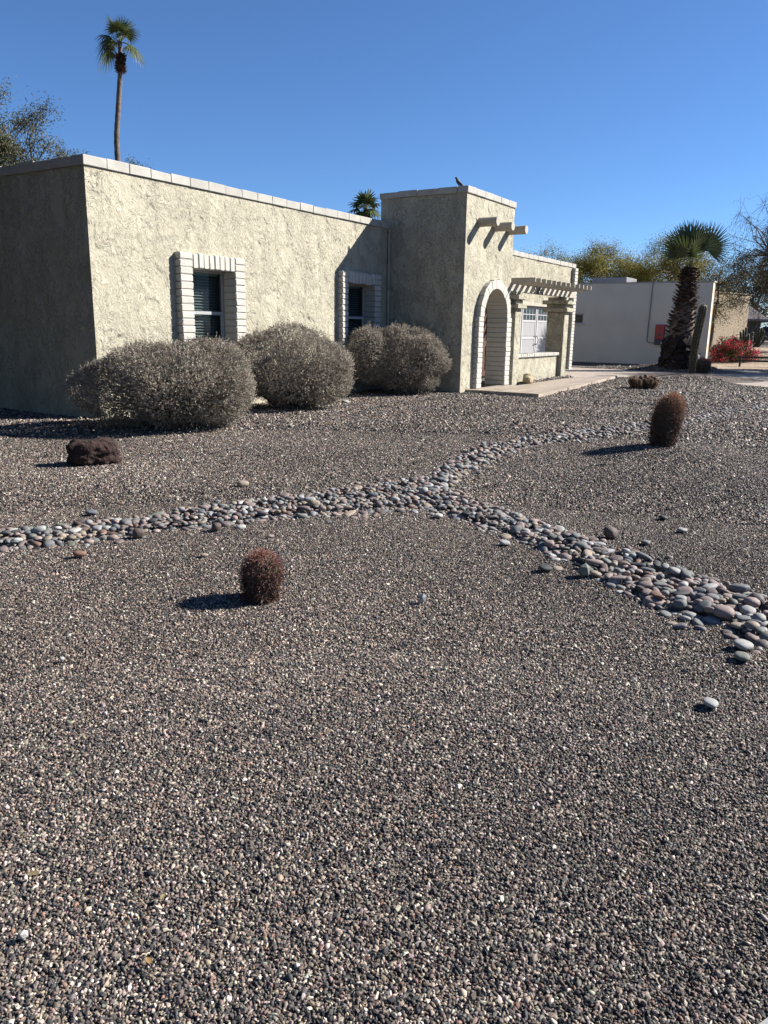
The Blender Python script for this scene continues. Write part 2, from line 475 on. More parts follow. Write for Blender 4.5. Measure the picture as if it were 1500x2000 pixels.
def poly_slab(pts, z0, z1, m, name, parent=None, kind='structure'):
    n = len(pts)
    V = [(x, y, z0) for x, y in pts] + [(x, y, z1) for x, y in pts]
    F = [tuple(range(n))[::-1], tuple(range(n, 2 * n))] + [(i, (i + 1) % n, n + (i + 1) % n, n + i) for i in range(n)]
    mb = MB(); mb.add(V, F)
    o = mb.build(name, m, parent)
    if kind: tag(o, kind=kind)
    return o

WALK = [(16.05, 7.965), (16.05, 6.22), (20.0, 6.52), (24.55, 6.95), (24.55, 7.75), (18.2, 7.62), (18.2, 7.965)]
poly_slab(WALK, -0.15, 0.092, M['plank'], 'path')
DRIVE = [(22.65, 9.9), (22.7, 8.55), (24.2, 7.9), (24.7, 7.5), (24.7, 6.7), (24.45, 6.0), (25.1, 5.2), (25.2, 4.2), (24.2, 3.55), (23.45, 2.75), (22.3, 1.4), (20.3, -2.5), (18, -8),
         (28, -9), (29.6, -2), (31.5, 3.0), (33.3, 4.6), (33.2, 5.7), (30.0, 5.0), (29.2, 6.2), (29.6, 8.2), (29.6, 10.8), (28.5, 10.8), (28.5, 9.9)]
poly_slab(DRIVE, -0.1, 0.03, M['concrete'], 'driveway')
# concrete kerb corner at the photographer's feet
poly_slab([(1.645, 0.0), (1.50, 0.07), (1.28, -0.5), (1.0, -2.0), (2.2, -2.4), (2.3, -0.6)], -0.1, 0.035, M['grey_conc'], 'pavement')
tan = sheet(lines((33.6, 56, 0.5)), lines((-14, 12, 0.5)), M['tan_gravel'], 'neighbour_yard', 0.012,
            inside=lambda x, y: (x - 33.5 > 0.9 * np.maximum(0, 5.6 - y) * 0 + 0.0) & (y < 9.0) & ((x > 36.0) | (y < 6.2)))
tag(tan, kind='structure')
poly_slab([(44.0, -20), (46.0, -20), (49.0, 9.0), (47.0, 9.0)], 0.2, 0.50, M['pale_conc'], 'pavement')
poly_slab([(60, -60), (68, -60), (74, 40), (66, 40)], 0.3, 0.515, M['asphalt'], 'road')

# ------------------------------------------------------------------ house
HX0, HY, HH = 7.67, 9.907, 3.733
TX0, TX1, TY0, TY1, TH = 15.765, 18.30, 7.971, 10.13, 4.367
XE = 28.35
house = thing('house', 'single storey cream stucco house with arched entry tower and white brick trim', 'house', (HX0, HY, 0))

def wall_openings(mb, x0, x1, z0, z1, y0, y1, ops):
    xs = sorted({x0, x1, *[o[0] for o in ops], *[o[1] for o in ops]})
    for a, b in zip(xs[:-1], xs[1:]):
        cm = (a + b) / 2
        col = sorted([(o[2], o[3]) for o in ops if o[0] < cm < o[1]])
        z = z0
        for lo, hi in col:
            if lo > z: mb.box(a, b, y0, y1, z, lo)
            z = hi
        if z < z1: mb.box(a, b, y0, y1, z, z1)

W1 = (9.55, 10.57, 0.95, 2.34)
W2 = (13.99, 15.05, 0.95, 2.34)
FD = (20.78, 21.72, -0.1, 2.12)
GD = (22.62, 27.72, -0.1, 2.17)
CAPH = 0.14
mb = MB()
wall_openings(mb, HX0, XE, -0.2, HH - CAPH, HY, HY + 0.24, [W1, W2, FD, GD])
mb.box(HX0, HX0 + 0.24, HY + 0.24, HY + 11, -0.2, HH - CAPH)
mb.box(HX0 + 0.24, XE - 0.24, HY + 10.76, HY + 11, -0.2, HH - CAPH)
mb.box(XE - 0.24, XE, HY + 0.24, HY + 11, -0.2, HH - CAPH)
wall = mb.build('wall', M['stucco'], house)
mb = MB(); mb.box(HX0 + 0.24, XE - 0.24, HY + 0.24, HY + 10.76, 3.05, 3.2)
mb.build('roof', M['roof'], house)

def cap_row(mb, a, b, axis, fixed0, fixed1, z0, z1, step=0.41):
    n = max(1, round((b - a) / step)); s = (b - a) / n
    for i in range(n):
        u0, u1 = a + i * s + 0.002, a + (i + 1) * s - 0.002
        dz = rng.normal(0, 0.004)
        dy = rng.normal(0, 0.003)
        if axis == 0: mb.cbox(u0, u1, fixed0 + dy, fixed1, z0, z1 + dz, 0.007, jit=0.002)
        else: mb.cbox(fixed0 + dy, fixed1, u0, u1, z0, z1 + dz, 0.007, jit=0.002)
mb = MB()
z0, z1 = HH - CAPH, HH
cap_row(mb, HX0 - 0.03, TX0 - 0.002, 0, HY - 0.03, HY + 0.27, z0 + 0.002, z1)
cap_row(mb, HY + 0.275, HY + 11.0, 1, HX0 - 0.03, HX0 + 0.27, z0 + 0.002, z1)
mb.build('parapet_cap', M['cap'], house)
mb = MB()
cap_row(mb, TX1 + 0.002, XE + 0.03, 0, HY - 0.03, HY + 0.27, z0 + 0.002, z1)
cap_row(mb, HY + 0.275, HY + 11.0, 1, XE - 0.27, XE + 0.03, z0 + 0.002, z1)
mb.build('parapet_cap', M['cap'], house)

# tower
AX0, AX1, ASP = 16.60, 17.93, 1.70
AC, AR = (AX0 + AX1) / 2, (AX1 - AX0) / 2
mb = MB()
zt = TH - 0.13
yf, yb = TY0, TY0 + 0.40
def quad(a, b, c, d): mb.add([a, b, c, d], [(0, 1, 2, 3)])
for y in (yf, yb):
    fl = (lambda *q: quad(*q)) if y == yf else (lambda a, b, c, d: quad(d, c, b, a))
    fl((TX0, y, -0.2), (AX0, y, -0.2), (AX0, y, zt), (TX0, y, zt))
    fl((AX1, y, -0.2), (TX1, y, -0.2), (TX1, y, zt), (AX1, y, zt))
    K = 24
    for i in range(K):
        a0, a1 = math.pi - math.pi * i / K, math.pi - math.pi * (i + 1) / K
        xa, xb = AC + AR * math.cos(a0), AC + AR * math.cos(a1)
        za, zb = ASP + AR * math.sin(a0), ASP + AR * math.sin(a1)
        fl((xa, y, za), (xb, y, zb), (xb, y, zt), (xa, y, zt))
        if y == yf:
            quad((xa, yf, za), (xa, yb, za), (xb, yb, zb), (xb, yf, zb))
quad((AX0, yf, -0.2), (AX0, yb, -0.2), (AX0, yb, ASP), (AX0, yf, ASP))
quad((AX1, yb, -0.2), (AX1, yf, -0.2), (AX1, yf, ASP), (AX1, yb, ASP))
# sides (left solid, right with a side opening behind the front pier), back above the roof
quad((TX0, TY1, -0.2), (TX0, TY0, -0.2), (TX0, TY0, zt), (TX0, TY1, zt))
quad((TX1, TY0, -0.2), (TX1, yb, -0.2), (TX1, yb, zt), (TX1, TY0, zt))
quad((TX1, yb, 2.3), (TX1, TY1, 2.3), (TX1, TY1, zt), (TX1, yb, zt))
quad((TX1, TY1, 3.0), (TX0, TY1, 3.0), (TX0, TY1, zt), (TX1, TY1, zt))
# inside lining
mb.box(TX0 + 0.003, TX0 + 0.2, yb + 0.002, HY - 0.002, -0.1, 3.0)
mb.box(TX0 + 0.2, TX1 - 0.003, yb + 0.002, HY - 0.002, 2.6, 2.8)
mb.box(TX1 - 0.2, TX1 - 0.004, yb + 0.002, HY - 0.002, 2.3, 2.6)
mb.box(TX0 + 0.01, TX1 - 0.01, TY0 + 0.01, TY1 - 0.01, zt - 0.12, zt - 0.02)
tower = mb.build('entry_tower', M['stucco'], house)
mb = MB()
cap_row(mb, TX0 - 0.03, TX1 + 0.03, 0, TY0 - 0.03, TY0 + 0.22, zt + 0.002, TH, 0.42)
cap_row(mb, TY0 + 0.225, TY1 + 0.03, 1, TX0 - 0.03, TX0 + 0.22, zt + 0.002, TH, 0.48)
cap_row(mb, TY0 + 0.225, TY1 + 0.03, 1, TX1 - 0.22, TX1 + 0.03, zt + 0.002, TH, 0.48)
cap_row(mb, TX0 + 0.225, TX1 - 0.225, 0, TY1 - 0.22, TY1 + 0.03, zt + 0.002, TH, 0.42)
mb.build('tower_cap', M['cap'], house)
poly_slab([(16.05, 7.968), (18.2, 7.968), (18.2, 8.4), (18.6, 8.4), (22.4, 8.4), (22.4, 9.9), (16.05, 9.9)], -0.1, 0.094, M['plank'], 'entry_floor', house, kind=None).data.transform(Matrix.Translation(-house.location))

# bricks
def courses(mb, x0, x1, y0, y1, z0, z1, step=0.117, jit=0.002):
    n = max(1, round((z1 - z0) / step)); s = (z1 - z0) / n
    for i in range(n):
        d = rng.normal(0, jit, 3)
        mb.cbox(x0 + d[0], x1 + d[1], y0 + d[2], y1, z0 + i * s + 0.004, z0 + (i + 1) * s - 0.004, 0.014, jit=0.002)
def surround(x0, x1, zs, op):
    b = MB(); P = 0.13
    courses(b, x0, op[0] + 0.012, HY - P, HY + 0.16, zs, 2.57)
    courses(b, op[1] - 0.012, x1, HY - P, HY + 0.16, zs, 2.57)
    n = 8; s = (op[1] - op[0] - 0.03) / n
    for i in range(n):
        a = op[0] + 0.015 + i * s; d = rng.normal(0, 0.004, 2)
        b.cbox(a + 0.004, a + s - 0.004, HY - P + d[0], HY + 0.16, 2.33 + d[1], 2.565 + d[1], 0.014, jit=0.002)
    o = b.build('brick_surround', M['brick'], house)
    q = MB(); q.box(x0 + 0.02, op[0] - 0.01, HY - P + 0.012, HY + 0.001, zs, 2.555)
    q.box(op[1] + 0.01, x1 - 0.02, HY - P + 0.012, HY + 0.001, zs, 2.555)
    q.box(op[0] - 0.01, op[1] + 0.01, HY - P + 0.012, HY + 0.001, 2.35, 2.555)
    q.build('mortar', M['mortar'], o)
    return o
surround(9.28, 10.81, 0.6, W1)
surround(13.78, 15.28, 0.6, W2)

def window(op):
    x0, x1, z0, z1 = op
    y = HY + 0.17
    f = MB(); w = 0.045
    f.cbox(x0 + 0.003, x0 + w, y, y + 0.07, z0, z1 - 0.003, 0.004); f.cbox(x1 - w, x1 - 0.003, y, y + 0.07, z0, z1 - 0.003, 0.004)
    f.cbox(x0 + w, x1 - w, y, y + 0.07, z1 - w, z1 - 0.003, 0.004); f.cbox(x0 + w, x1 - w, y, y + 0.07, z0, z0 + w, 0.004)
    f.cbox(x0 + w, x1 - w, y + 0.004, y + 0.05, 1.60, 1.655, 0.004)
    f.cbox(x0 + w, x0 + w + 0.03, y + 0.01, y + 0.05, z0 + w, 1.60, 0.003); f.cbox(x1 - w - 0.03, x1 - w, y + 0.01, y + 0.05, z0 + w, 1.60, 0.003)
    win = f.build('window', M['alu'], house)
    p = MB(); p.box(x0 + w, x1 - w, y + 0.030, y + 0.036, 1.655, z1 - w); p.build('pane', M['glass'], win)
    p = MB(); p.box(x0 + w + 0.03, x1 - w - 0.03, y + 0.022, y + 0.028, z0 + w, 1.60); p.build('pane', M['glass'], win)
    b = MB()
    z = z0 + 0.05
    while z < z1 - 0.06:
        V = [(x0 + 0.06, y + 0.10, z), (x1 - 0.06, y + 0.10, z), (x1 - 0.06, y + 0.145, z + 0.014), (x0 + 0.06, y + 0.145, z + 0.014)]
        V += [(a, c, d + 0.004) for a, c, d in V]
        b.add(V, [(0, 3, 2, 1), (4, 5, 6, 7), (0, 1, 5, 4), (1, 2, 6, 5), (2, 3, 7, 6), (3, 0, 4, 7)])
        z += 0.048
    for xx in (x0 + 0.2, (x0 + x1) / 2, x1 - 0.2):
        b.tube([(xx, y + 0.098, z0 + 0.02), (xx, y + 0.098, z1 - 0.05)], 0.003, 4)
    b.cbox(x0 + 0.05, x1 - 0.05, y + 0.09, y + 0.16, z1 - 0.075, z1 - 0.03, 0.004)
    b.build('blind', M['blind'], win)
    return win
window(W1); window(W2)

# arch trim: jamb courses and voussoirs that run through the opening
b = MB()
YA, YB = TY0 - 0.12, TY0 + 0.415
def jamb(xi, xo, z0, z1):
    n = round((z1 - z0) / 0.117); s = (z1 - z0) / n
    for i in range(n):
        d = rng.normal(0, 0.003, 3)
        b.cbox(min(xi, xo) + d[0], max(xi, xo) + d[1], YA + d[2], YB, z0 + i * s + 0.004, z0 + (i + 1) * s - 0.004, 0.012, jit=0.0015)
jamb(16.62, 16.36, 0.092, ASP); jamb(17.91, 18.19, 0.092, ASP)
RI, RO = AR - 0.02, 0.86
K = 21
for i in range(K):
    a0, a1 = math.pi * (i + 0.03) / K, math.pi * (i + 0.97) / K
    ro = RO + rng.normal(0, 0.006); dy = rng.normal(0, 0.004)
    V = []
    for y in (YA + dy, YB):
        for a in (a0, a1):
            for r_ in (RI, ro):
                V.append((AC + r_ * math.cos(a), y, ASP + (r_ if r_ == RI else r_ * 0.985) * math.sin(a)))
    b.add(V, [(0, 1, 3, 2), (4, 6, 7, 5), (0, 4, 5, 1), (2, 3, 7, 6), (1, 5, 7, 3), (0, 2, 6, 4)])
arch = b.build('brick_arch', M['brick'], house, recalc=True)
q = MB()
q.box(16.38, 16.60, YA + 0.014, TY0 + 0.001, 0.1, ASP); q.box(17.93, 18.17, YA + 0.014, TY0 + 0.001, 0.1, ASP)
for i in range(K):
    a0, a1 = math.pi * i / K, math.pi * (i + 1) / K
    V = [(AC + r_ * math.cos(a), y, ASP + r_ * math.sin(a)) for y in (YA + 0.014, TY0 + 0.001) for a in (a0, a1) for r_ in (RI + 0.02, RO - 0.03)]
    q.add(V, [(0, 1, 3, 2), (4, 6, 7, 5), (1, 5, 7, 3), (0, 2, 6, 4)])
q.build('mortar', M['mortar'], arch)

# vigas: three round timber ends
for x in (16.40, 17.21, 18.00):
    b = MB(); c0 = np.array([x, 0, 3.70 + rng.normal(0, 0.008)])
    n = 18; rr = 0.098 * (1 + rng.normal(0, 0.012, n))
    th = np.linspace(0, 2 * np.pi, n, endpoint=False)
    for (ya, ra, yb_, rb) in ((TY0 + 0.05, 1, 7.53, 1.0), (7.53, 1.0, 7.518, 0.93)):
        V0 = np.stack([c0[0] + rr * ra * np.cos(th), np.full(n, ya), c0[2] + rr * ra * np.sin(th)], 1)
        V1 = np.stack([c0[0] + rr * rb * np.cos(th), np.full(n, yb_), c0[2] + rr * rb * np.sin(th)], 1)
        b.add(np.concatenate([V0, V1]), [(i, (i + 1) % n, n + (i + 1) % n, n + i) for i in range(n)] + ([tuple(range(n, 2 * n))] if rb < 1 else []))
    b.build('viga', M['wood_paint'], house, recalc=True)

# downspout in the inner corner
b = MB(); b.tube([(15.70, HY - 0.045, 0.05), (15.70, HY - 0.045, HH - CAPH - 0.02)], 0.028, 8)
b.build('downspout', M['stucco'], house)

# pergola court: two pillars, low wall with brick sill, beam and rafters
def pillar(x0, x1, y0, y1, ztop, cap_to):
    b = MB(); b.cbox(x0, x1, y0, y1, -0.1, ztop, 0.015)
    p = b.build('pillar', M['stucco'], house)
    b = MB(); z = ztop
    for e, h in ((0.10, 0.11), (0.02, 0.10), (0.12, 0.11), (0.0, 0.09)):
        b.cbox(x0 - e, x1 + e, max(y0 - e, cap_to), y1 + e, z + 0.001, z + h, 0.012); z += h
    b.build('capital', M['stucco'], p)
    return z
pillar(18.305, 18.68, 7.82, 8.32, 1.93, 7.6)
zc = pillar(22.0, 22.38, 7.90, 8.42, 1.93, 7.6)
b = MB(); b.box(18.685, 21.995, 8.02, 8.22, -0.1, 0.72)
lw = b.build('low_wall', M['stucco'], house)
b = MB(); n = 26; s = (21.99 - 18.69) / n
for i in range(n):
    d = rng.normal(0, 0.003, 2)
    b.cbox(18.69 + i * s + 0.004, 18.69 + (i + 1) * s - 0.004, 7.965 + d[0], 8.275, 0.722, 0.815 + d[1], 0.012, jit=0.0015)
b.build('brick_sill', M['brick'], lw)
b = MB(); b.cbox(18.31, 23.05, 7.97, 8.12, zc + 0.002, zc + 0.17, 0.006)
perg = b.build('pergola', M['wood_paint'], house)
zr = zc + 0.172
for i in range(13):
    x = 18.42 + i * 0.352
    b = MB(); d = rng.normal(0, 0.006)
    y_end = HY - 0.004 if x < XE else 10
    yb0, zb0 = 7.40 + d, zr + 0.045
    V = [(x, yb0, zb0), (x + 0.045, yb0, zb0), (x + 0.045, yb0 + 0.12, zr), (x, yb0 + 0.12, zr), (x, y_end, zr), (x + 0.045, y_end, zr),
         (x, yb0, zr + 0.145), (x + 0.045, yb0, zr + 0.145), (x + 0.045, y_end, zr + 0.145), (x, y_end, zr + 0.145)]
    F = [(0, 1, 7, 6), (0, 3, 2, 1), (3, 4, 5, 2), (6, 7, 8, 9), (4, 9, 8, 5), (0, 6, 9, 4, 3), (1, 2, 5, 8, 7)]
    b.add(V, F); b.build('rafter', M['wood_paint'], perg, recalc=True)
b = MB(); b.cbox(18.31, 23.05, HY - 0.06, HY - 0.003, zr - 0.16, zr - 0.002, 0.005); b.build('ledger', M['wood_paint'], perg)
# house number on the beam
fc = bpy.data.curves.new('house_number', 'FONT'); fc.body = '3054'; fc.size = 0.30; fc.extrude = 0.012; fc.space_character = 1.05; fc.shear = 0.25
fc.materials.append(M['iron'])
ft = bpy.data.objects.new('lettering', fc); C.objects.link(ft); bpy.context.view_layer.update()
fm_ = bpy.data.meshes.new_from_object(ft.evaluated_get(bpy.context.evaluated_depsgraph_get())); bpy.data.objects.remove(ft)
fo = bpy.data.objects.new('house_number', fm_); C.objects.link(fo)
fo.parent = perg
fo.location = Vector((19.72, 7.935, zc - 0.012)) - house.location; fo.rotation_euler = (R(90), 0, 0)

# garage door: carriage-house panels
b = MB(); yd = HY + 0.10
b.box(GD[0] + 0.002, GD[1] - 0.002, yd, yd + 0.05, 0.0, GD[3] - 0.003)
panes = []; grooves = []
for k in range(4):
    px0 = 22.61 + 0.02 + k * 1.265; cx0, cx1 = px0 + 0.03, px0 + 1.235
    for z0, z1 in ((0.12, 0.60), (0.68, 1.16), (1.24, 1.66), (1.72, 2.11)):
        pass
    for z0, z1 in ((0.12, 1.12), (1.22, 1.66)):
        x0, x1 = cx0 + 0.08, cx1 - 0.08
        grooves.append((x0, x1, z0, z1)); n = 12; s = (x1 - x0) / n
        for i in range(n):
            b.cbox(x0 + i * s + 0.009, x0 + (i + 1) * s - 0.009, yd - 0.014, yd + 0.001, z0, z1, 0.005)
    st = 0.075
    for x in (cx0, cx1 - st): b.cbox(x, x + st, yd - 0.028, yd + 0.001, 0.04, 2.14, 0.005)
    for z in (0.04, 1.125, 1.665): b.cbox(cx0 + st, cx1 - st, yd - 0.027, yd + 0.001, z, z + (0.075 if z < 1.6 else 0.06), 0.005)
    b.cbox(cx0 + st, cx1 - st, yd - 0.027, yd + 0.001, 2.09, 2.14, 0.005)
    wx0, wx1, wz0, wz1 = cx0 + st, cx1 - st, 1.725, 2.09
    for j in range(1, 4):
        x = wx0 + (wx1 - wx0) * j / 4; b.box(x - 0.012, x + 0.012, yd - 0.024, yd + 0.001, wz0, wz1)
    zm = (wz0 + wz1) / 2
    for j in range(4):
        xa, xb = wx0 + (wx1 - wx0) * j / 4 + 0.012, wx0 + (wx1 - wx0) * (j + 1) / 4 - 0.012
        b.box(xa, xb, yd - 0.0235, yd + 0.001, zm - 0.012, zm + 0.012)
    panes.append((wx0, wx1, wz0, wz1))
gd = b.build('garage_door', M['door_white'], house)
gv = MB()
for x0, x1, z0, z1 in grooves: gv.box(x0, x1, yd - 0.004, yd - 0.0005, z0 - 0.012, z1 + 0.012)
gv.build('grooves', M['groove'], gd)
for x0, x1, z0, z1 in panes:
    p = MB(); p.box(x0, x1, yd - 0.012, yd - 0.004, z0, z1); p.build('pane', M['dark_glass'], gd)
for x in (25.04, 25.19):
    p = MB(); sgn = -1 if x < 25.1 else 1
    p.tube([(x, yd - 0.03, 0.93), (x + sgn * 0.02, yd - 0.075, 0.98), (x + sgn * 0.035, yd - 0.085, 1.08), (x + sgn * 0.02, yd - 0.075, 1.18), (x, yd - 0.03, 1.23)], [0.014, 0.012, 0.012, 0.012, 0.014], 6)
    p.build('handle', M['iron'], gd)
# garage brick pilaster, header board
b = MB(); courses(b, 28.06, XE + 0.02, HY - 0.13, HY - 0.001, 0.0, HH - CAPH - 0.01, 0.117)
b.build('brick_pilaster', M['brick'], house)
b = MB(); b.cbox(GD[0] - 0.12, GD[1] + 0.1, HY - 0.03, HY - 0.002, GD[3], GD[3] + 0.10, 0.006)
b.build('garage_header', M['wood_paint'], house)
# front door
b = MB(); x0, x1 = FD[0] + 0.04, FD[1] - 0.04
b.box(x0, x1, HY + 0.08, HY + 0.13, 0.1, 2.08)
for z0, z1 in ((0.25, 0.95), (1.1, 1.95)):
    for xa, xb in ((x0 + 0.1, (x0 + x1) / 2 - 0.05), ((x0 + x1) / 2 + 0.05, x1 - 0.1)):
        b.cbox(xa, xb, HY + 0.06, HY + 0.081, z0, z1, 0.015)
fd = b.build('front_door', M['brown_door'], house)
p = MB(); p.tube([(x0 + 0.08, HY + 0.03, 1.0), (x0 + 0.08, HY + 0.03, 1.18)], 0.014, 6); p.build('handle', M['iron'], fd)

# ------------------------------------------------------------------ bird on the tower
def bird(loc):
    root = thing('bird', 'small dark bird perched on the edge of the entry tower', 'bird', loc, R(150))
    s = np.array([(-0.15, 0, 0.015), (-0.10, 0, 0.04), (-0.06, 0, 0.062), (-0.02, 0, 0.085), (0.02, 0, 0.115), (0.045, 0, 0.145), (0.055, 0, 0.165), (0.068, 0, 0.183), (0.085, 0, 0.19), (0.103, 0, 0.188), (0.118, 0, 0.184)])
    r = [0.010, 0.016, 0.026, 0.038, 0.042, 0.036, 0.026, 0.025, 0.023, 0.008, 0.002]
    b = MB(); b.tube(s, r, 12)
    b.build('body', M['feather'], root, smooth=True, world=False)
    for sg in (-1, 1):
        w = MB(); w.tube([(0.035, sg * 0.034, 0.125), (-0.01, sg * 0.043, 0.095), (-0.06, sg * 0.03, 0.062), (-0.12, sg * 0.01, 0.035)], [0.012, 0.018, 0.014, 0.003], 8); w.build('wing', M['feather'], root, smooth=True, world=False)
        l = MB(); l.tube([(0.0, sg * 0.016, 0.07), (0.008, sg * 0.016, 0.03), (0.0, sg * 0.016, 0.004)], [0.008, 0.004, 0.004], 6)
        for t in (-0.5, 0, 0.5):
            l.tube([(0, sg * 0.016, 0.004), (0.03, sg * 0.016 + 0.03 * t, 0.002)], [0.003, 0.002], 5)
        l.build('leg', M['iron'], root, world=False)
bird((15.93, 8.26, TH + 0.004))

# ------------------------------------------------------------------ gravel: every stone a real little stone
def icos(sub):
    import bmesh
    bm = bmesh.new(); bmesh.ops.create_icosphere(bm, subdivisions=sub, radius=1.0)
    bm.verts.ensure_lookup_table()
    V = np.array([v.co[:] for v in bm.verts]); F = np.array([[v.index for v in f.verts] for f in bm.faces]); bm.free()
    return V, F
OCT = (np.array([(1, 0, 0), (-1, 0, 0), (0, 1, 0), (0, -1, 0), (0, 0, 1), (0, 0, -1)], float),
       np.array([(0, 2, 4), (2, 1, 4), (1, 3, 4), (3, 0, 4), (2, 0, 5), (1, 2, 5), (3, 1, 5), (0, 3, 5)]))
ICO1 = icos(1)

def in_poly(x, y, poly):
    inside = np.zeros(len(x), bool); n = len(poly)
    for i in range(n):
        x1, y1 = poly[i]; x2, y2 = poly[(i + 1) % n]
        c = ((y1 > y) != (y2 > y)) & (x < (x2 - x1) * (y - y1) / (y2 - y1 + 1e-12) + x1)
        inside ^= c
    return inside

def keep_gravel(x, y):
    k = ~in_poly(x, y, WALK) & ~in_poly(x, y, DRIVE)
    k &= ~((x > HX0) & (y > HY)) & ~((x > TX0) & (x < TX1) & (y > TY0)) & ~((x > 18.3) & (x < 22.4) & (y > 8.0))
    k &= ~in_poly(x, y, [(1.645, 0.0), (1.50, 0.07), (1.28, -0.5), (1.0, -2.0), (2.2, -2.4), (2.3, -0.6)])
    k &= x < 36
    return k

PC = np.array([c for c, w in PEB]); PW = np.array([w for c, w in PEB], float); PW /= PW.sum()

def pebbles(mb, r0, r1, cell, dia, shape, layers, zsink):
    az0, az1 = R(57.82 - 29.5), R(57.82 + 29.5)     # clockwise from +Y, a little wider than the view
    for li, (dens, zoff) in enumerate(layers):
        c = cell / math.sqrt(dens)
        n = int(2 * r1 / c) + 2
        xs = np.arange(-1.4, r1, c)
        X, Y = np.meshgrid(xs, np.arange(-2.4 if r1 > 6 else -1.6, min(r1, 14.0), c), indexing='ij')
        X = (X + rng.uniform(-0.5, 0.5, X.shape) * c).ravel(); Y = (Y + rng.uniform(-0.5, 0.5, Y.shape) * c).ravel()
        rr = np.hypot(X, Y)
        # signed distance outside the view wedge, with a margin for a step to the side
        az = np.arctan2(X, Y)
        ok = (rr >= r0) & (rr < r1)
        dl = np.where(az < az0, np.sin(np.clip(az0 - az, 0, 1.5)) * rr, 0); dr = np.where(az > az1, np.sin(np.clip(az - az1, 0, 1.5)) * rr, 0)
        ok &= (np.maximum(dl, dr) < 0.75 + 0.02 * rr)
        X, Y = X[ok], Y[ok]
        k = keep_gravel(X, Y); X, Y = X[k], Y[k]
        m = len(X)
        if m == 0: continue
        s = dia * np.clip(rng.lognormal(0, 0.30, m), 0.5, 2.4)
        sc = np.stack([s * rng.uniform(0.5, 0.85, m), s * rng.uniform(0.36, 0.55, m), s * rng.uniform(0.24, 0.42, m)], 1)
        q = rng.normal(0, 1, (m, 4)); 
        # mostly lying flat: bias the quaternion to rotations about z
        q[:, 1:3] *= 0.45
        q /= np.linalg.norm(q, axis=1, keepdims=True)
        w, x, y, z = q.T
        Rm = np.stack([1 - 2 * (y * y + z * z), 2 * (x * y - z * w), 2 * (x * z + y * w), 2 * (x * y + z * w), 1 - 2 * (x * x + z * z), 2 * (y * z - x * w),
                       2 * (x * z - y * w), 2 * (y * z + x * w), 1 - 2 * (x * x + y * y)], 1).reshape(m, 3, 3)
        nb = 24
        base = shape[0][None] * (1 + rng.uniform(-0.3, 0.3, (nb, len(shape[0]), 1)))
        L = base[rng.integers(0, nb, m)] * sc[:, None]
        V = np.einsum('mij,mvj->mvi', Rm, L)
        zz = terrain(X, Y) + zoff * dia + rng.uniform(-0.25, 0.25, m) * dia
        V += np.stack([X, Y, zz], 1)[:, None]
        ci = rng.choice(len(PC), m, p=PW)
        # patches of the yard run a little lighter, darker or warmer
        patch = 1 + 0.16 * np.sin(0.8 * X + 1.1 * Y) * np.sin(1.3 * X - 0.6 * Y + 2) + rng.normal(0, 0.13, m)
        col = np.clip(PC[ci] * np.clip(patch, 0.5, 1.6)[:, None] * rng.normal(1, 0.05, (m, 3)), 0.01, 0.8)
        nv = len(shape[0])
        F = (shape[1][None] + (np.arange(m) * nv)[:, None, None]).reshape(-1, 3)
        mb.add(V.reshape(-1, 3), F, np.repeat(col, nv, 0))

gm = MB()
pebbles(gm, 0.9, 3.3, 0.0070, 0.0088, icos(1), [(1.0, 0.25), (0.75, 0.62)], 0)
pebbles(gm, 3.3, 6.5, 0.0082, 0.0102, OCT, [(1.0, 0.25), (0.7, 0.62)], 0)
pebbles(gm, 6.5, 11.0, 0.0140, 0.0172, OCT, [(1.0, 0.25), (0.55, 0.6)], 0)
pebbles(gm, 11.0, 18.0, 0.0245, 0.029, OCT, [(1.0, 0.25), (0.5, 0.55)], 0)
pebbles(gm, 18.0, 34.0, 0.034, 0.039, OCT, [(1.0, 0.2)], 0)
go = gm.build('gravel', M['pebble'], smooth=True)
npol = len(go.data.polygons)
fl_ = np.repeat(rng.random(npol // 4 + 1) < 0.45, 4)[:npol]
go.data.polygons.foreach_set('use_smooth', fl_)
tag(go, 'brown and grey pebble gravel covering the front yard', 'gravel', kind='stuff')
print('gravel verts', sum(len(v) for v in gm.V))
del gm
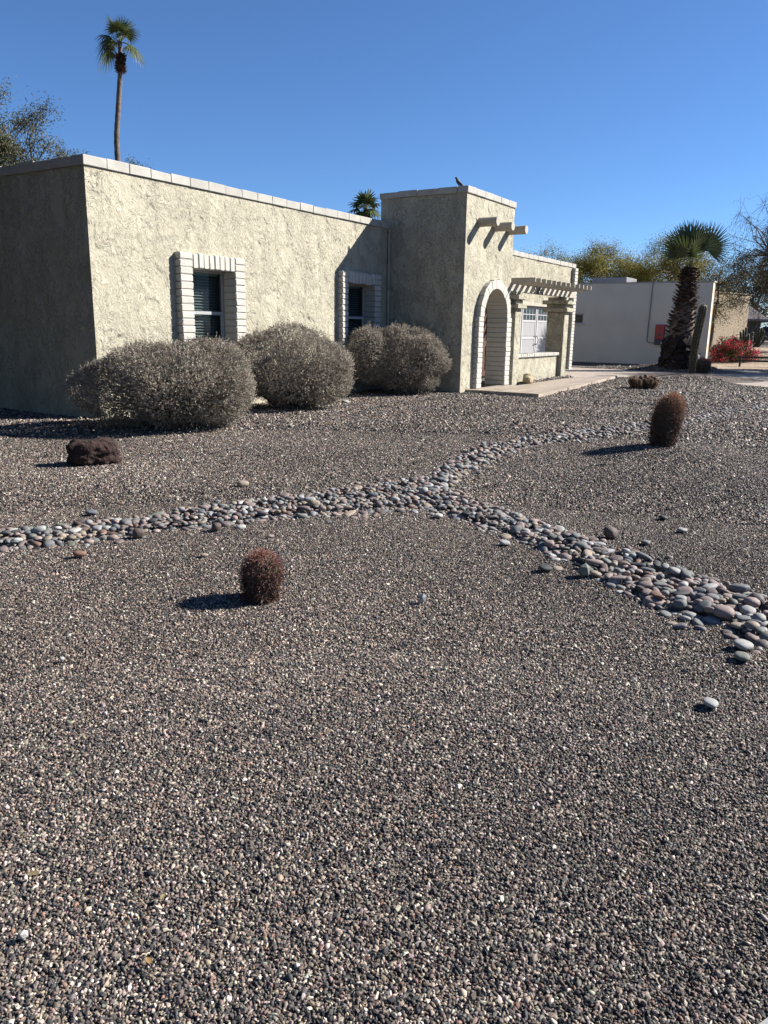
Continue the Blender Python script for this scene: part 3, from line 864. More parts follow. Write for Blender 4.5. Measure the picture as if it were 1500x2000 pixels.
# ------------------------------------------------------------------ river stones
ARMS = {
 'left': [(2.84, 5.13, 2.56, 4.65), (3.03, 5.09, 2.74, 4.63), (3.28, 4.87, 2.99, 4.45), (3.64, 4.76, 3.26, 4.28), (3.94, 4.56, 3.6, 4.17), (4.42, 4.49, 3.89, 3.96), (4.8, 4.29, 4.28, 3.82), (5.25, 4.09, 4.63, 3.61), (5.73, 3.88, 4.95, 3.35), (6.38, 3.73, 5.28, 3.08), (6.77, 3.66, 5.43, 2.93)],
 'far': [(6.88, 3.75, 5.55, 3.02), (7.69, 3.97, 6.0, 3.08), (8.15, 4.07, 6.92, 3.45), (9.09, 4.19, 7.78, 3.57), (9.56, 4.04, 8.63, 3.64), (10.36, 3.92, 9.47, 3.57), (10.91, 3.66, 9.95, 3.33), (11.49, 3.4, 10.55, 3.11), (12.38, 3.18, 11.15, 2.85), (13.14, 2.89, 12.04, 2.64), (14.47, 2.68, 13.18, 2.43), (16.03, 2.43, 14.76, 2.22), (17.38, 2.07, 16.34, 1.94), (18.54, 1.72, 17.63, 1.63)],
 'right': [(6.11, 3.3, 5.4, 2.91), (6.3, 3.24, 5.29, 2.71), (5.91, 2.69, 5.12, 2.33), (5.77, 2.4, 5.0, 2.07), (5.6, 2.12, 4.83, 1.81), (5.46, 1.86, 4.7, 1.58), (5.31, 1.62, 4.55, 1.37), (5.17, 1.39, 4.33, 1.15), (5.11, 1.2, 4.24, 0.98), (5.03, 1.02, 4.11, 0.81), (4.92, 0.84, 4.08, 0.67), (4.88, 0.69, 4.05, 0.54), (4.84, 0.54, 3.92, 0.4), (4.75, 0.39, 3.82, 0.28), (4.61, 0.22, 3.68, 0.14), (4.5, -0.3, 3.5, -0.4), (4.45, -0.9, 3.4, -1.0), (4.6, -1.6, 3.6, -1.8), (5.0, -2.4, 4.1, -2.7)],
}
FORK = np.array([5.95, 3.3])
STONE_COLS = {'pale grey': (0.38, 0.37, 0.35), 'mid grey': (0.20, 0.20, 0.195), 'charcoal': (0.055, 0.057, 0.06), 'blue grey': (0.15, 0.165, 0.18), 'greenish grey': (0.20, 0.21, 0.17),
              'pinkish': (0.36, 0.25, 0.21), 'tan': (0.38, 0.29, 0.19), 'rust coloured': (0.27, 0.13, 0.075), 'mauve': (0.20, 0.145, 0.135), 'off white': (0.56, 0.53, 0.47), 'brown': (0.15, 0.10, 0.075)}
SNAMES = list(STONE_COLS); SW = np.array([.16, .14, .06, .05, .06, .21, .13, .03, .11, .03, .03]); SW /= SW.sum()
for k_, c_ in list(STONE_COLS.items()):
    g_ = sum(c_) / 3; STONE_COLS[k_] = tuple(0.70 * (g_ + (v - g_) * 0.72) for v in c_)
SM = {}
for k_, c_ in STONE_COLS.items():
    SM[k_] = mat(k_.replace(' ', '_') + '_stone', c_, 0.72, 0.28, 16, bump=(60, 0.3, 0.006), spec=0.3)
SM_ALL = mat('mixed_stone', (1, 1, 1), 0.72, 0.25, 16, bump=(60, 0.3, 0.006), attr=True, spec=0.3)

def stone_shapes(n):
    V0, F0 = icos(3); out = []
    for i in range(n):
        V = V0.copy()
        p = rng.uniform(2.0, 3.4)
        V = V / (np.abs(V) ** p).sum(1, keepdims=True) ** (1 / p)
        for _ in range(5):
            d = rng.normal(0, 1, 3); d /= np.linalg.norm(d)
            V *= (1 + rng.uniform(-0.24, 0.16) * np.clip(V0 @ d, 0, 1) ** 2)[:, None]
        out.append(V)
    return out, F0
SHP, SF = stone_shapes(14)
def q_mat(rz, tilt, ta):
    return np.array(Matrix.Rotation(rz, 3, 'Z')) @ np.array(Matrix.Rotation(tilt, 3, Vector((math.cos(ta), math.sin(ta), 0))))

cand = []
for arm, st in ARMS.items():
    st = np.array(st)
    for i in range(len(st) - 1):
        a, b_ = st[i, :2], st[i, 2:]; c_, d = st[i + 1, :2], st[i + 1, 2:]
        area = 0.5 * abs(np.cross(c_ - a, b_ - a)) + 0.5 * abs(np.cross(c_ - d, b_ - d))
        dist = np.linalg.norm((a + d) / 2)
        size = (0.047 if arm == 'left' else 0.056) if arm != 'right' else 0.045 + 0.016 * min(i, 14) / 14
        per = 2.2 / (size * size * 0.80)
        for _ in range(int(area * per + 0.5)):
            u = rng.random(); t = rng.random()
            if t < 0.12 or t > 0.88: 
                if rng.random() < 0.35: t += rng.normal(0, 0.12)
            p = (a * (1 - t) + b_ * t) * (1 - u) + (c_ * (1 - t) + d * t) * u
            s = size * float(np.clip(rng.lognormal(0, 0.30), 0.55, 1.9))
            cand.append([arm, p[0], p[1], s, abs(t - 0.5) * 2])
rng.shuffle(cand)
cand.sort(key=lambda c: 0)
# dart throwing so stones touch and overlap only a little; a second course sits on top
placed = []; P_ = np.zeros((0, 4))
for arm, x, y, s, edge in sorted(cand, key=lambda c: -c[3] * (0.6 + 0.8 * random.random())):
    x, y, s, edge = float(x), float(y), float(s), float(edge)
    z = 0.0
    if len(P_):
        d = np.hypot(P_[:, 0] - x, P_[:, 1] - y); lim = (P_[:, 2] + s) * 0.5
        close = d < lim * 0.60
        if close.any():
            if (P_[close, 3] > 0.01).any() or edge > 0.75: continue
            z = 0.55 * float(P_[close, 2].max()) * 0.5 + 0.008
    P_ = np.vstack([P_, [x, y, s, z]])
    placed.append(dict(arm=arm, x=x, y=y, s=s, z=z))
for d in placed:
    e = random.random()
    d['ax'] = np.array([1.0, random.uniform(0.62, 0.95), random.uniform(0.30, 0.48)]) if e < 0.5 else (np.array([1.2, random.uniform(0.5, 0.65), random.uniform(0.28, 0.42)]) if e < 0.8 else np.array([0.9, 0.85, random.uniform(0.5, 0.65)]))
    d['ax'] = d['ax'] * d['s'] * 0.56
    d['col'] = SNAMES[rng.choice(len(SNAMES), p=SW)]
    d['rot'] = q_mat(random.uniform(0, 6.28), random.gauss(0, 0.28), random.uniform(0, 6.28))
    d['k'] = random.randrange(len(SHP))
    d['zz'] = float(terrain(d['x'], d['y'])) + 0.004 + d['z'] + d['ax'][2] * (0.28 if d['z'] == 0 and d['arm'] != 'far' else 0.5)
    d['big'] = d['s'] / math.hypot(d['x'], d['y'])
print('river stones', len(placed))
def in_view(d):
    a = math.degrees(math.atan2(d['x'], d['y'])) - 57.82
    return abs(a) < 26.3
placed.sort(key=lambda d: -(d['big'] if in_view(d) else 0))
solo, rest = placed[:270], placed[270:]
meshes = {}
def stone_mesh(k, col):
    if (k, col) not in meshes:
        mb = MB(); mb.add(SHP[k], SF); o = mb.build('river_stone', SM[col], smooth=True)
        meshes[(k, col)] = o.data
        bpy.data.objects.remove(o)
    return meshes[(k, col)]
def word(d):
    r = d['ax'] / d['ax'][0]
    shp = 'oblong' if r[1] < 0.66 else ('rounded' if r[2] > 0.54 else ('flat' if r[2] < 0.40 else 'smooth'))
    sz = 'large ' if d['s'] > 0.070 else ('small ' if d['s'] < 0.045 else '')
    return f"{sz}{d['col']} {shp}"
ORD = ['', 'second ', 'third ', 'fourth ', 'fifth ', 'sixth ', 'seventh ', 'eighth ', 'ninth ', 'tenth ', 'eleventh ', 'twelfth ', 'thirteenth ', 'fourteenth ', 'fifteenth ']
for d in solo:
    d['w'] = word(d); d['df'] = math.hypot(d['x'] - FORK[0], d['y'] - FORK[1])
seen = {}
for d in sorted(solo, key=lambda d: d['df']):
    k_ = (d['w'], d['arm']); n = seen.get(k_, 0); seen[k_] = n + 1
    armw = {'left': 'left creek arm', 'right': 'right creek arm', 'far': 'far creek arm'}[d['arm']]
    d['label'] = f"{ORD[min(n, 14)]}{d['w']} stone from the fork along the {armw}" if n else f"{d['w']} stone nearest the fork along the {armw}"
def put_stone(name, d, label, cat='stone', group=None):
    o = bpy.data.objects.new(name, stone_mesh(d['k'], d['col'])); C.objects.link(o)
    Mx = Matrix([list(r) for r in (d['rot'] @ np.diag(d['ax']))]).to_4x4()
    Mx.translation = Vector((d['x'], d['y'], d['zz'])); o.matrix_world = Mx
    return tag(o, label, cat, group)
for d in solo:
    put_stone('river_stone', d, d['label'], 'stone', 'river stones in the dry creek bed')
rm = MB(); Vl, Fl = icos(2); 
Vlow = [s[:len(Vl)] for s in SHP]  # the first vertices of a subdivided icosphere are those of the coarser one
for d in rest:
    V = (Vl / np.linalg.norm(Vl, axis=1, keepdims=True)) * (1 + rng.uniform(-0.06, 0.06, (len(Vl), 1)))
    V = (d['rot'] @ (V * d['ax']).T).T + np.array([d['x'], d['y'], d['zz']])
    rm.add(V, Fl, np.array(STONE_COLS[d['col']]) * rng.uniform(0.8, 1.2))
o = rm.build('creek_stones', SM_ALL, smooth=True)
tag(o, 'mixed smooth river stones of the dry creek bed', 'stones', kind='stuff')

LOOSE = [  # x, y, size, colour, shape, label
 (5.11, 4.71, 0.085, 'tan', 'o', 'tan loose stone on the gravel behind the left creek arm'),
 (2.94, 4.09, 0.060, 'rust coloured', 'o', 'orange loose stone on gravel in front of the left creek arm'),
 (3.89, 3.84, 0.062, 'brown', 'r', 'dark round stone just below the left creek arm'),
 (3.38, 3.46, 0.042, 'tan', 'f', 'small tan chip on gravel left of the small barrel cactus'),
 (3.96, 3.41, 0.040, 'pinkish', 'f', 'pink flat stone right behind the small barrel cactus'),
 (3.49, 1.94, 0.052, 'pale grey', 'u', 'pale pointed stone alone on gravel right of the small barrel cactus'),
 (3.05, 0.40, 0.062, 'pale grey', 'f', 'pale flat stone alone on the gravel near the right edge'),
 (6.26, 1.32, 0.072, 'charcoal', 'f', 'charcoal stone alone on gravel below the tall barrel cactus'),
 (5.91, 1.11, 0.068, 'pale grey', 'f', 'pale grey stone beside the charcoal one on open gravel'),
 (5.42, 1.49, 0.085, 'brown', 'r', 'dark brown round stone off the upper side of the right creek arm'),
 (4.41, 1.60, 0.078, 'charcoal', 'f', 'flat charcoal stone below the right creek arm'),
 (4.46, 1.37, 0.085, 'greenish grey', 'u', 'upright greenish grey stone leaning below the right creek arm'),
 (4.51, 1.31, 0.070, 'tan', 'f', 'flat tan stone tucked beside the upright greenish grey one'),
 (3.80, 0.39, 0.085, 'pale grey', 'f', 'pale broad stone strayed below the end of the right creek arm'),
 (3.64, 0.37, 0.075, 'greenish grey', 'f', 'greenish flat stone nearest the camera below the right creek arm'),
 (1.92, 2.85, 0.018, 'off white', 'r', 'small white pebble standing out on the gravel at left'),
 (0.88, 1.55, 0.024, 'off white', 'u', 'white angular chip on the gravel at the bottom left'),
 (3.45, 4.14, 0.072, 'brown', 'r', 'dark brown stone just off the left creek arm'),
 (4.78, 2.03, 0.060, 'pale grey', 'f', 'light grey stone just off the lower side of the right creek arm'),
 (5.23, 2.79, 0.072, 'off white', 'f', 'whitish stone at the inner corner of the creek fork'),
 (3.71, 4.98, 0.080, 'blue grey', 'f', 'blue grey flat stone above the left creek arm'),
 (5.39, 1.24, 0.060, 'mid grey', 'f', 'grey stone off the upper side of the right creek arm'),
 (15.19, 8.75, 0.16, 'pale grey', 'f', 'pale stone lying under the bush beside the tower'),
 (12.45, 8.75, 0.14, 'pale grey', 'f', 'pale stone lying between the middle bush and the right bush'),
]
for x, y, s, col, sh, lab in LOOSE:
    ax = {'o': (0.56, 0.36, 0.28), 'r': (0.5, 0.45, 0.4), 'f': (0.54, 0.40, 0.2), 'u': (0.42, 0.32, 0.44)}[sh]
    d = dict(k=random.randrange(len(SHP)), col=col, ax=np.array(ax) * s, x=x, y=y, rot=q_mat(random.uniform(-0.6, 0.2), 0.15, 1.0))
    d['ax'] = d['ax'] * 1.2; d['zz'] = float(terrain(x, y)) + 0.016 + d['ax'][2] * 0.8
    o = put_stone('loose_stone', d, lab, 'stone', 'loose stones strewn on the gravel')
    if sh == 'u':
        a_ = ICO1[0] * (1 + rng.uniform(-0.28, 0.28, (len(ICO1[0]), 1)))
        q_ = MB(); q_.add(a_, ICO1[1]); t_ = q_.build('angular', SM[col]); o.data = t_.data; bpy.data.objects.remove(t_)

# fallen leaves on the gravel
def fallen_leaf(x, y, rz, L, col, label):
    z = float(terrain(x, y)) + 0.024
    root = MB(); n = 7
    V = []
    for i in range(n):
        t = i / (n - 1); w = 0.30 * L * math.sin(math.pi * min(1, t * 0.92 + 0.06)); lift = 0.10 * L * math.sin(3 * t)
        for sgn in (-1, 0, 1):
            V.append((L * t - L / 2, w * sgn, lift + (0.09 * L if sgn else 0)))
    V = np.array(V); V = (np.array(Matrix.Rotation(rz, 3, 'Z')) @ V.T).T + (x, y, z)
    F = [(3 * i + j, 3 * i + j + 1, 3 * i + j + 4, 3 * i + j + 3) for i in range(n - 1) for j in (0, 1)]
    root.add(V, F, col)
    tag(root.build('fallen_leaf', M['dry_leaf'], smooth=True), label, 'leaf', 'fallen leaves on the gravel')
fallen_leaf(1.15, 1.37, 0.4, 0.020, (0.28, 0.24, 0.10), 'pale yellow fallen leaf on the foreground gravel')
fallen_leaf(0.99, 1.24, 1.2, 0.024, (0.30, 0.19, 0.07), 'orange curled fallen leaf on the gravel at the bottom left')
fallen_leaf(1.02, 1.72, 2.0, 0.030, (0.20, 0.16, 0.08), 'brown fallen leaf above the white chip at the left edge')

# lava boulder and pale boulder
def boulder(name, loc, size, m, rz, label, power, rough, seed):
    r_ = np.random.default_rng(seed)
    V0, F0 = icos(5); V = V0 / (np.abs(V0) ** power).sum(1, keepdims=True) ** (1 / power)
    for f, a in ((1.6, rough), (3.5, rough * 0.55), (8, rough * 0.35), (17, rough * 0.22)):
        ph = r_.uniform(0, 6.28, 9); D = r_.normal(0, 1, (9, 3))
        n = sum(np.abs(np.sin(V0 @ (D[i] * f) + ph[i])) for i in range(9)) / 9
        V = V * (1 + a * (n - 0.62)[:, None] * 2)
    V = V * np.array(size) / 2
    V = (np.array(Matrix.Rotation(rz, 3, 'Z')) @ V.T).T + np.array([0, 0, size[2] * 0.44])
    mb = MB(); mb.add(V, F0); o = mb.build(name, m, smooth=True)
    o.location = loc
    return tag(o, label, 'boulder')
boulder('lava_boulder', (5.21, 6.89, float(terrain(5.21, 6.89)) - 0.01), (0.46, 0.30, 0.285), M['lava'], R(-26), 'dark reddish lava boulder sitting alone on the gravel left of the bushes', 4.0, 0.30, 3)
boulder('pale_boulder', (18.95, 7.66, 0.085), (0.40, 0.24, 0.22), M['rock_pale'], R(10), 'pale yellowish boulder at the foot of the left court pillar', 2.5, 0.14, 8)
boulder('pale_boulder', (19.22, 7.78, 0.085), (0.26, 0.2, 0.26), M['rock_pale'], R(40), 'smaller pale rock leaning behind the boulder at the low court wall', 3.2, 0.14, 9)
# ------------------------------------------------------------------ plants near the house
def unit(v):
    return v / (np.linalg.norm(v, axis=-1, keepdims=True) + 1e-9)

def perp(D):
    n = np.cross(D, rng.normal(0, 1, D.shape))
    return unit(n)

def bush(loc, ells, n_sprig, label, seed):
    """a clipped mound: overlapping lumpy ellipsoids filled with leafy sprigs"""
    r_ = np.random.default_rng(seed)
    root = thing('sage_bush', label, 'bush', (loc[0], loc[1], 0.0), group='clipped sage bushes along the front wall')
    E_ = np.array(ells, float)
    w = E_[:, 3] * E_[:, 5]; w = w / w.sum()
    Ps, us = [], []
    for ei, e in enumerate(E_):
        n = int(n_sprig * w[ei])
        bd = np.concatenate([unit(r_.normal(0, 1, (24, 3))), unit(r_.normal(0, 1, (130, 3)))])
        ba = np.concatenate([r_.uniform(-0.24, 0.17, 24), r_.uniform(-0.13, 0.12, 130)])
        bw = np.concatenate([r_.uniform(0.2, 0.45, 24), r_.uniform(0.09, 0.18, 130)])
        u = unit(r_.normal(0, 1, (n, 3)))
        k = np.clip(1 + (ba * np.exp(-(2 - 2 * u @ bd.T) / bw ** 2)).sum(1), 0.64, 1.14)
        t = np.where(r_.random(n) < 0.80, r_.uniform(0.88, 1.0, n), r_.uniform(0.5, 0.9, n))
        P = e[:3] + u * e[3:] * (k * t)[:, None]
        inner = np.zeros(n, bool)
        for ej, f in enumerate(E_):
            if ej != ei:
                inner |= (((P - f[:3]) / f[3:]) ** 2).sum(1) < 0.75
        keep = ~inner | (r_.random(n) < 0.15)
        Ps.append(P[keep]); us.append(u[keep])
    mb = MB()
    P = np.concatenate(Ps); u = np.concatenate(us); n = len(P)
    ok = P[:, 2] > 0.05
    P, u = P[ok], u[ok]; n = len(P)
    D = unit(u * 0.9 + np.array([0, 0, 0.35]) + r_.normal(0, 0.35, (n, 3)))
    SL = np.where(r_.random(n) < 0.06, r_.uniform(0.09, 0.15, n), r_.uniform(0.03, 0.075, n))
    nl = 9
    tip = np.repeat(P, nl, 0); Dd = np.repeat(D, nl, 0); L = np.repeat(SL, nl)
    tt = np.tile(np.linspace(0.1, 1.0, nl), n)
    side = perp(Dd)
    Q = tip + Dd * (L * tt)[:, None]
    LD = unit(Dd * 0.75 + side * 0.75)
    clump = 1 + 0.22 * np.sin(P @ np.array([5.1, 4.3, 6.0]) + 1) * np.sin(P @ np.array([-3.2, 6.4, 3.1]))
    base = np.where(r_.random((n, 1)) < 0.16, np.array([[0.235, 0.175, 0.142]]), np.array([[0.298, 0.265, 0.214]])) * np.clip(clump, .6, 1.4)[:, None] * r_.uniform(0.6, 1.45, (n, 1))
    un = np.repeat(u, nl, 0)
    mb.cards(Q, LD, unit(un + np.array([0, 0, 0.25]) + r_.normal(0, 0.5, un.shape)), r_.uniform(0.012, 0.021, n * nl), r_.uniform(0.009, 0.014, n * nl), np.repeat(base, nl, 0) * r_.uniform(0.85, 1.15, (n * nl, 1)))
    mb.build('foliage', M['leaf_sage'], root)
    tw = MB()
    for i in r_.choice(n, 420, replace=False):
        s = np.array([loc[0], loc[1], 0.02]) + np.append(r_.normal(0, 0.16, 2), 0)
        e = P[i] + D[i] * 0.06
        m_ = (s + e) / 2 + np.array([0, 0, 0.10]) + r_.normal(0, 0.06, 3)
        tw.tube([s, m_, e], [0.010, 0.006, 0.0025], 3, cap=False)
    tw.build('stems', M['twig'], root)
bush((7.74, 8.25), [(7.72, 8.28, .62, .84, .84, .56), (7.34, 8.76, .57, .74, .74, .48), (8.0, 7.94, .62, .62, .62, .55), (7.58, 8.48, .74, .76, .76, .44), (7.98, 8.05, .86, .58, .58, .38)], 42000, 'broad grey green bush at the left house corner, largest of the three', 1)
bush((10.85, 8.78), [(10.85, 8.78, .74, .88, .88, .66), (10.45, 9.15, .76, .66, .66, .54), (11.15, 8.50, .62, .70, .70, .56)], 30000, 'round grey green bush between the two brick trimmed windows', 2)
bush((14.8, 8.75), [(14.7, 8.8, .80, .84, .84, .70), (13.95, 9.25, .86, .48, .48, .52), (14.9, 8.55, .66, .66, .66, .55)], 26000, 'lobed grey green bush below the right window beside the entry tower', 5)

# ------------------------------------------------------------------ cacti
def barrel(loc, rad, h, ribs, lean, label, seed, spine_len, tipcol, n_ar, smat='barrel_cactus'):
    r_ = np.random.default_rng(seed)
    root = thing(smat, label, 'cactus', (loc[0], loc[1], loc[2]))
    nz = 30; na = ribs * 4
    th = np.linspace(0, 2 * np.pi, na, endpoint=False)
    zt = np.linspace(0, 1, nz)
    prof = rad * np.clip(1 - np.clip((zt - 0.55) / 0.45, 0, 1) ** 2.2, 0.0, 1) ** 0.5 * (0.80 + 0.20 * np.sin(np.clip(zt * 2.2, 0, math.pi / 2)))
    def surf(t, z):
        i = np.interp(z, zt, prof)
        rib = 1 + 0.10 * np.cos(t * ribs)
        return np.stack([i * rib * np.cos(t), i * rib * np.sin(t), z * h], -1)
    V = surf(np.tile(th, nz), np.repeat(zt, na)); V += np.array(lean) * (V[:, 2:3] / h) ** 1.5
    i = np.arange(nz - 1)[:, None] * na; k = np.arange(na)[None]; k2 = (k + 1) % na
    F = np.stack([i + k, i + k2, i + na + k2, i + na + k], -1).reshape(-1, 4)
    mb = MB(); mb.add(V, F); mb.build('body', M['cactus_skin'], root, smooth=True, world=False)
    sp = MB()
    t = np.repeat(np.arange(ribs) * 2 * np.pi / ribs, n_ar); z = np.tile(np.linspace(0.06, 0.985, n_ar), ribs)
    z = np.clip(z + r_.normal(0, 0.006, len(z)), 0.02, 0.99)
    P = surf(t, z); N = unit(np.stack([np.cos(t), np.sin(t), np.clip((z - 0.6) * 4, 0, 3)], -1))
    P = P + np.array(lean) * (P[:, 2:3] / h) ** 1.5
    ns = 13
    PP = np.repeat(P, ns, 0); NN = np.repeat(N, ns, 0); zz = np.repeat(z, ns)
    D = unit(NN * r_.uniform(0.15, 1.0, (len(PP), 1)) + perp(NN) * 0.9 + np.array([0, 0, 0.12]))
    Ls = spine_len * r_.uniform(0.5, 1.25, len(PP))
    c0 = np.array([0.062, 0.022, 0.020]); c1 = np.array(tipcol)
    col = c0 + (c1 - c0) * np.clip((zz - 0.45) / 0.55, 0, 1)[:, None] ** 1.2
    col = np.where(r_.random((len(PP), 1)) < 0.12, np.array([[0.30, 0.20, 0.13]]), col) * r_.uniform(0.6, 1.4, (len(PP), 1))
    # bent spines: two joined slivers each
    mid = PP + D * Ls[:, None] * 0.55
    D2 = unit(D + NN * 0.2 + np.array([0, 0, -0.25]) * r_.uniform(-1, 1.5, (len(PP), 1)))
    w = 0.0030 if rad < 0.15 else 0.0044
    sp.cards(PP, D, perp(D), Ls * 0.60, w, col, 0.5)
    sp.cards(mid, D2, perp(D2), Ls * 0.5, w * 0.8, col, 0.3)
    sp.build('spines', M['spine'], root, world=False)
barrel((3.04, 2.69, -0.01), 0.086, 0.26, 16, (0.01, 0.0, 0), 'small round barrel cactus with red spines on the foreground gravel', 11, 0.046, (0.29, 0.13, 0.10), 20)
barrel((9.62, 2.13, float(terrain(9.62, 2.13)) - 0.01), 0.140, 0.61, 20, (0.09, -0.05, 0), 'tall leaning barrel cactus with orange spines at the tip', 12, 0.070, (0.42, 0.20, 0.11), 34)
barrel((27.55, 5.10, 0.12), 0.235, 0.48, 18, (0.03, 0, 0), 'dark barrel cactus behind the foot of the saguaro', 13, 0.075, (0.30, 0.10, 0.08), 18)

def columnar(mb, sp, base, pts, rads, ribs, r_, spine=0.03, n_ar=30, skin=(1, 1, 1), scol=(0.4, 0.36, 0.28)):
    pts = np.array(pts, float); m = 26
    s = np.linspace(0, len(pts) - 1, m)
    c = np.stack([np.interp(s, np.arange(len(pts)), pts[:, k]) for k in range(3)], 1)
    rr = np.interp(s, np.arange(len(pts)), rads)
    na = ribs * 4; th = np.linspace(0, 2 * np.pi, na, endpoint=False)
    top = np.clip(1 - np.clip((s / s[-1] - 0.93) / 0.07, 0, 1) ** 2, 0.02, 1) ** 0.5
    R_ = (rr * top)[:, None] * (1 + 0.13 * np.cos(th * ribs))[None]
    V = np.stack([c[:, 0:1] + R_ * np.cos(th), c[:, 1:2] + R_ * np.sin(th), np.repeat(c[:, 2:3], na, 1)], -1).reshape(-1, 3)
    i = np.arange(m - 1)[:, None] * na; k = np.arange(na)[None]; k2 = (k + 1) % na
    F = np.stack([i + k, i + k2, i + na + k2, i + na + k], -1).reshape(-1, 4)
    mb.add(V + base, F, skin)
    if sp is not None:
        ai = r_.integers(1, m, ribs * n_ar); tj = np.tile(np.arange(ribs) * 2 * np.pi / ribs, n_ar)
        ns = 5; ai = np.repeat(ai, ns); tj = np.repeat(tj, ns)
        rad = (rr * top)[ai] * 1.13
        P = np.stack([c[ai, 0] + rad * np.cos(tj), c[ai, 1] + rad * np.sin(tj), c[ai, 2] + r_.uniform(-.5, .5, len(ai)) * (c[-1, 2] - c[0, 2]) / m], 1) + base
        N = np.stack([np.cos(tj), np.sin(tj), np.where(ai > m - 3, 1.2, 0.1)], 1)
        D = unit(N + r_.normal(0, 0.6, N.shape))
        sp.cards(P, D, perp(D), spine * r_.uniform(0.6, 1.2, len(P)), spine * 0.10, np.array(scol) * r_.uniform(0.7, 1.3, (len(P), 1)), 0.3)

r_ = np.random.default_rng(21)
root = thing('saguaro_cactus', 'tall armless saguaro cactus leaning beside the palm on the gravel mound', 'cactus', (26.1, 5.12, 0.13))
mb, sp = MB(), MB()
columnar(mb, sp, np.zeros(3), [(0, 0, -0.05), (0.05, -0.01, 0.6), (0.08, -0.03, 1.2), (0.11, -0.10, 1.8), (0.12, -0.12, 2.15)], [0.080, 0.100, 0.112, 0.116, 0.105], 12, r_, 0.035, 40, (0.75, 0.62, 0.55), (0.42, 0.38, 0.30))
mb.build('body', M['cactus_skin'], root, smooth=True, world=False); sp.build('spines', M['spine'], root, world=False)

root = thing('cholla_cactus', 'low clump of upright brown spined cactus stems beside the tiled path', 'cactus', (20.5, 5.15, -0.01))
mb, sp = MB(), MB()
for i in range(52):
    a = r_.uniform(0, 6.28); d = 0.29 * math.sqrt(r_.random()); h = r_.uniform(0.30, 0.46) * (1 - 0.35 * d / 0.30)
    x, y = d * math.cos(a), d * math.sin(a)
    columnar(mb, sp, np.array([x, y, 0]), [(0, 0, 0), (0.25 * x, 0.25 * y, h * 0.6), (0.42 * x, 0.42 * y, h)], [0.034, 0.040, 0.034], 8, r_, 0.034, 12, (0.8, 0.6, 0.5), (0.48, 0.30, 0.21))
mb.build('stems', M['cactus_skin'], root, smooth=True, world=False); sp.build('spines', M['spine'], root, world=False)

# ------------------------------------------------------------------ fan palms
def frond(mb, base, az, el, plen, fan, droop, r_, col, spread=1.95, nleaf=34, w=None, face=None):
    d = np.array([math.cos(el) * math.cos(az), math.cos(el) * math.sin(az), math.sin(el)])
    n = 7; t = np.linspace(0, 1, n)[:, None]
    pts = base + d * plen * t + np.array([0, 0, -1]) * droop * plen * 0.35 * t ** 2
    mb.tube(pts, np.linspace(0.030, 0.014, n) * (fan / 1.0) ** 0.5, 5, np.array([0.20, 0.22, 0.09]))
    tip = pts[-1]; dd = pts[-1] - pts[-2]; dd /= np.linalg.norm(dd)
    side = np.cross(dd, (0, 0, 1.0)); side /= np.linalg.norm(side) + 1e-6
    if face is not None:
        f_ = np.array([math.cos(face), math.sin(face), 0.0]); f_ = f_ - dd * (f_ @ dd)
        if np.linalg.norm(f_) > 0.15:
            side = np.cross(f_, dd); side /= np.linalg.norm(side)
    nrm = np.cross(side, dd)
    wf = fan * 0.9 * 34 / nleaf
    for k in range(nleaf):
        a = -spread + 2 * spread * k / (nleaf - 1)
        L = fan * (0.78 + 0.22 * math.cos(a * 0.8)) * r_.uniform(0.92, 1.05)
        ld = dd * math.cos(a) + side * math.sin(a) + nrm * (0.10 * (1 if k % 2 else -1) * 0.3 - 0.12 * abs(a) / spread)
        ld /= np.linalg.norm(ld)
        wd = np.cross(ld, nrm); wd /= np.linalg.norm(wd) + 1e-6
        q = [0, 0.25, 0.5, 0.72, 0.9, 1.0]; ww = [0.010, 0.030, 0.034, 0.022, 0.011, 0.001]
        V = []
        for s_, u_ in zip(q, ww):
            p = tip + ld * L * s_ + np.array([0, 0, -1]) * droop * L * (s_ ** 2.4) * 0.75
            V += [p - wd * u_ * wf, p + wd * u_ * wf]
        F = [(2 * i, 2 * i + 1, 2 * i + 3, 2 * i + 2) for i in range(5)]
        c = np.array(col) * r_.uniform(0.75, 1.25)
        mb.add(V, F, c)

def boots(mb, path, r0, r1, n, size, r_, col=(1, 1, 1), out=0.6, up=0.7):
    """old leaf bases spiralling up the trunk"""
    path = np.array(path, float)
    for i in range(n):
        t = (i + 0.5) / n; a = i * 2.39996 + r_.normal(0, 0.1)
        s = t * (len(path) - 1); j = min(int(s), len(path) - 2); p = path[j] + (path[j + 1] - path[j]) * (s - j)
        rr = r0 + (r1 - r0) * t
        o_ = np.array([math.cos(a), math.sin(a), 0]); tg = np.array([-math.sin(a), math.cos(a), 0])
        sz = size * r_.uniform(0.7, 1.3)
        d = o_ * out + np.array([0, 0, up]) + tg * r_.normal(0, 0.25) ; d /= np.linalg.norm(d)
        b0 = p + o_ * rr * 0.82
        w0, w1 = sz * 0.50, sz * 0.24
        e = b0 + d * sz
        th_ = np.cross(tg, d) * sz * 0.10
        V = [b0 - tg * w0, b0 + tg * w0, e + tg * w1, e - tg * w1, b0 - tg * w0 + th_, b0 + tg * w0 + th_, e + tg * w1 + th_, e - tg * w1 + th_]
        F = [(0, 3, 2, 1), (4, 5, 6, 7), (0, 1, 5, 4), (1, 2, 6, 5), (2, 3, 7, 6), (3, 0, 4, 7)]
        mb.add(V, F, np.array(col) * r_.uniform(0.35, 1.35))

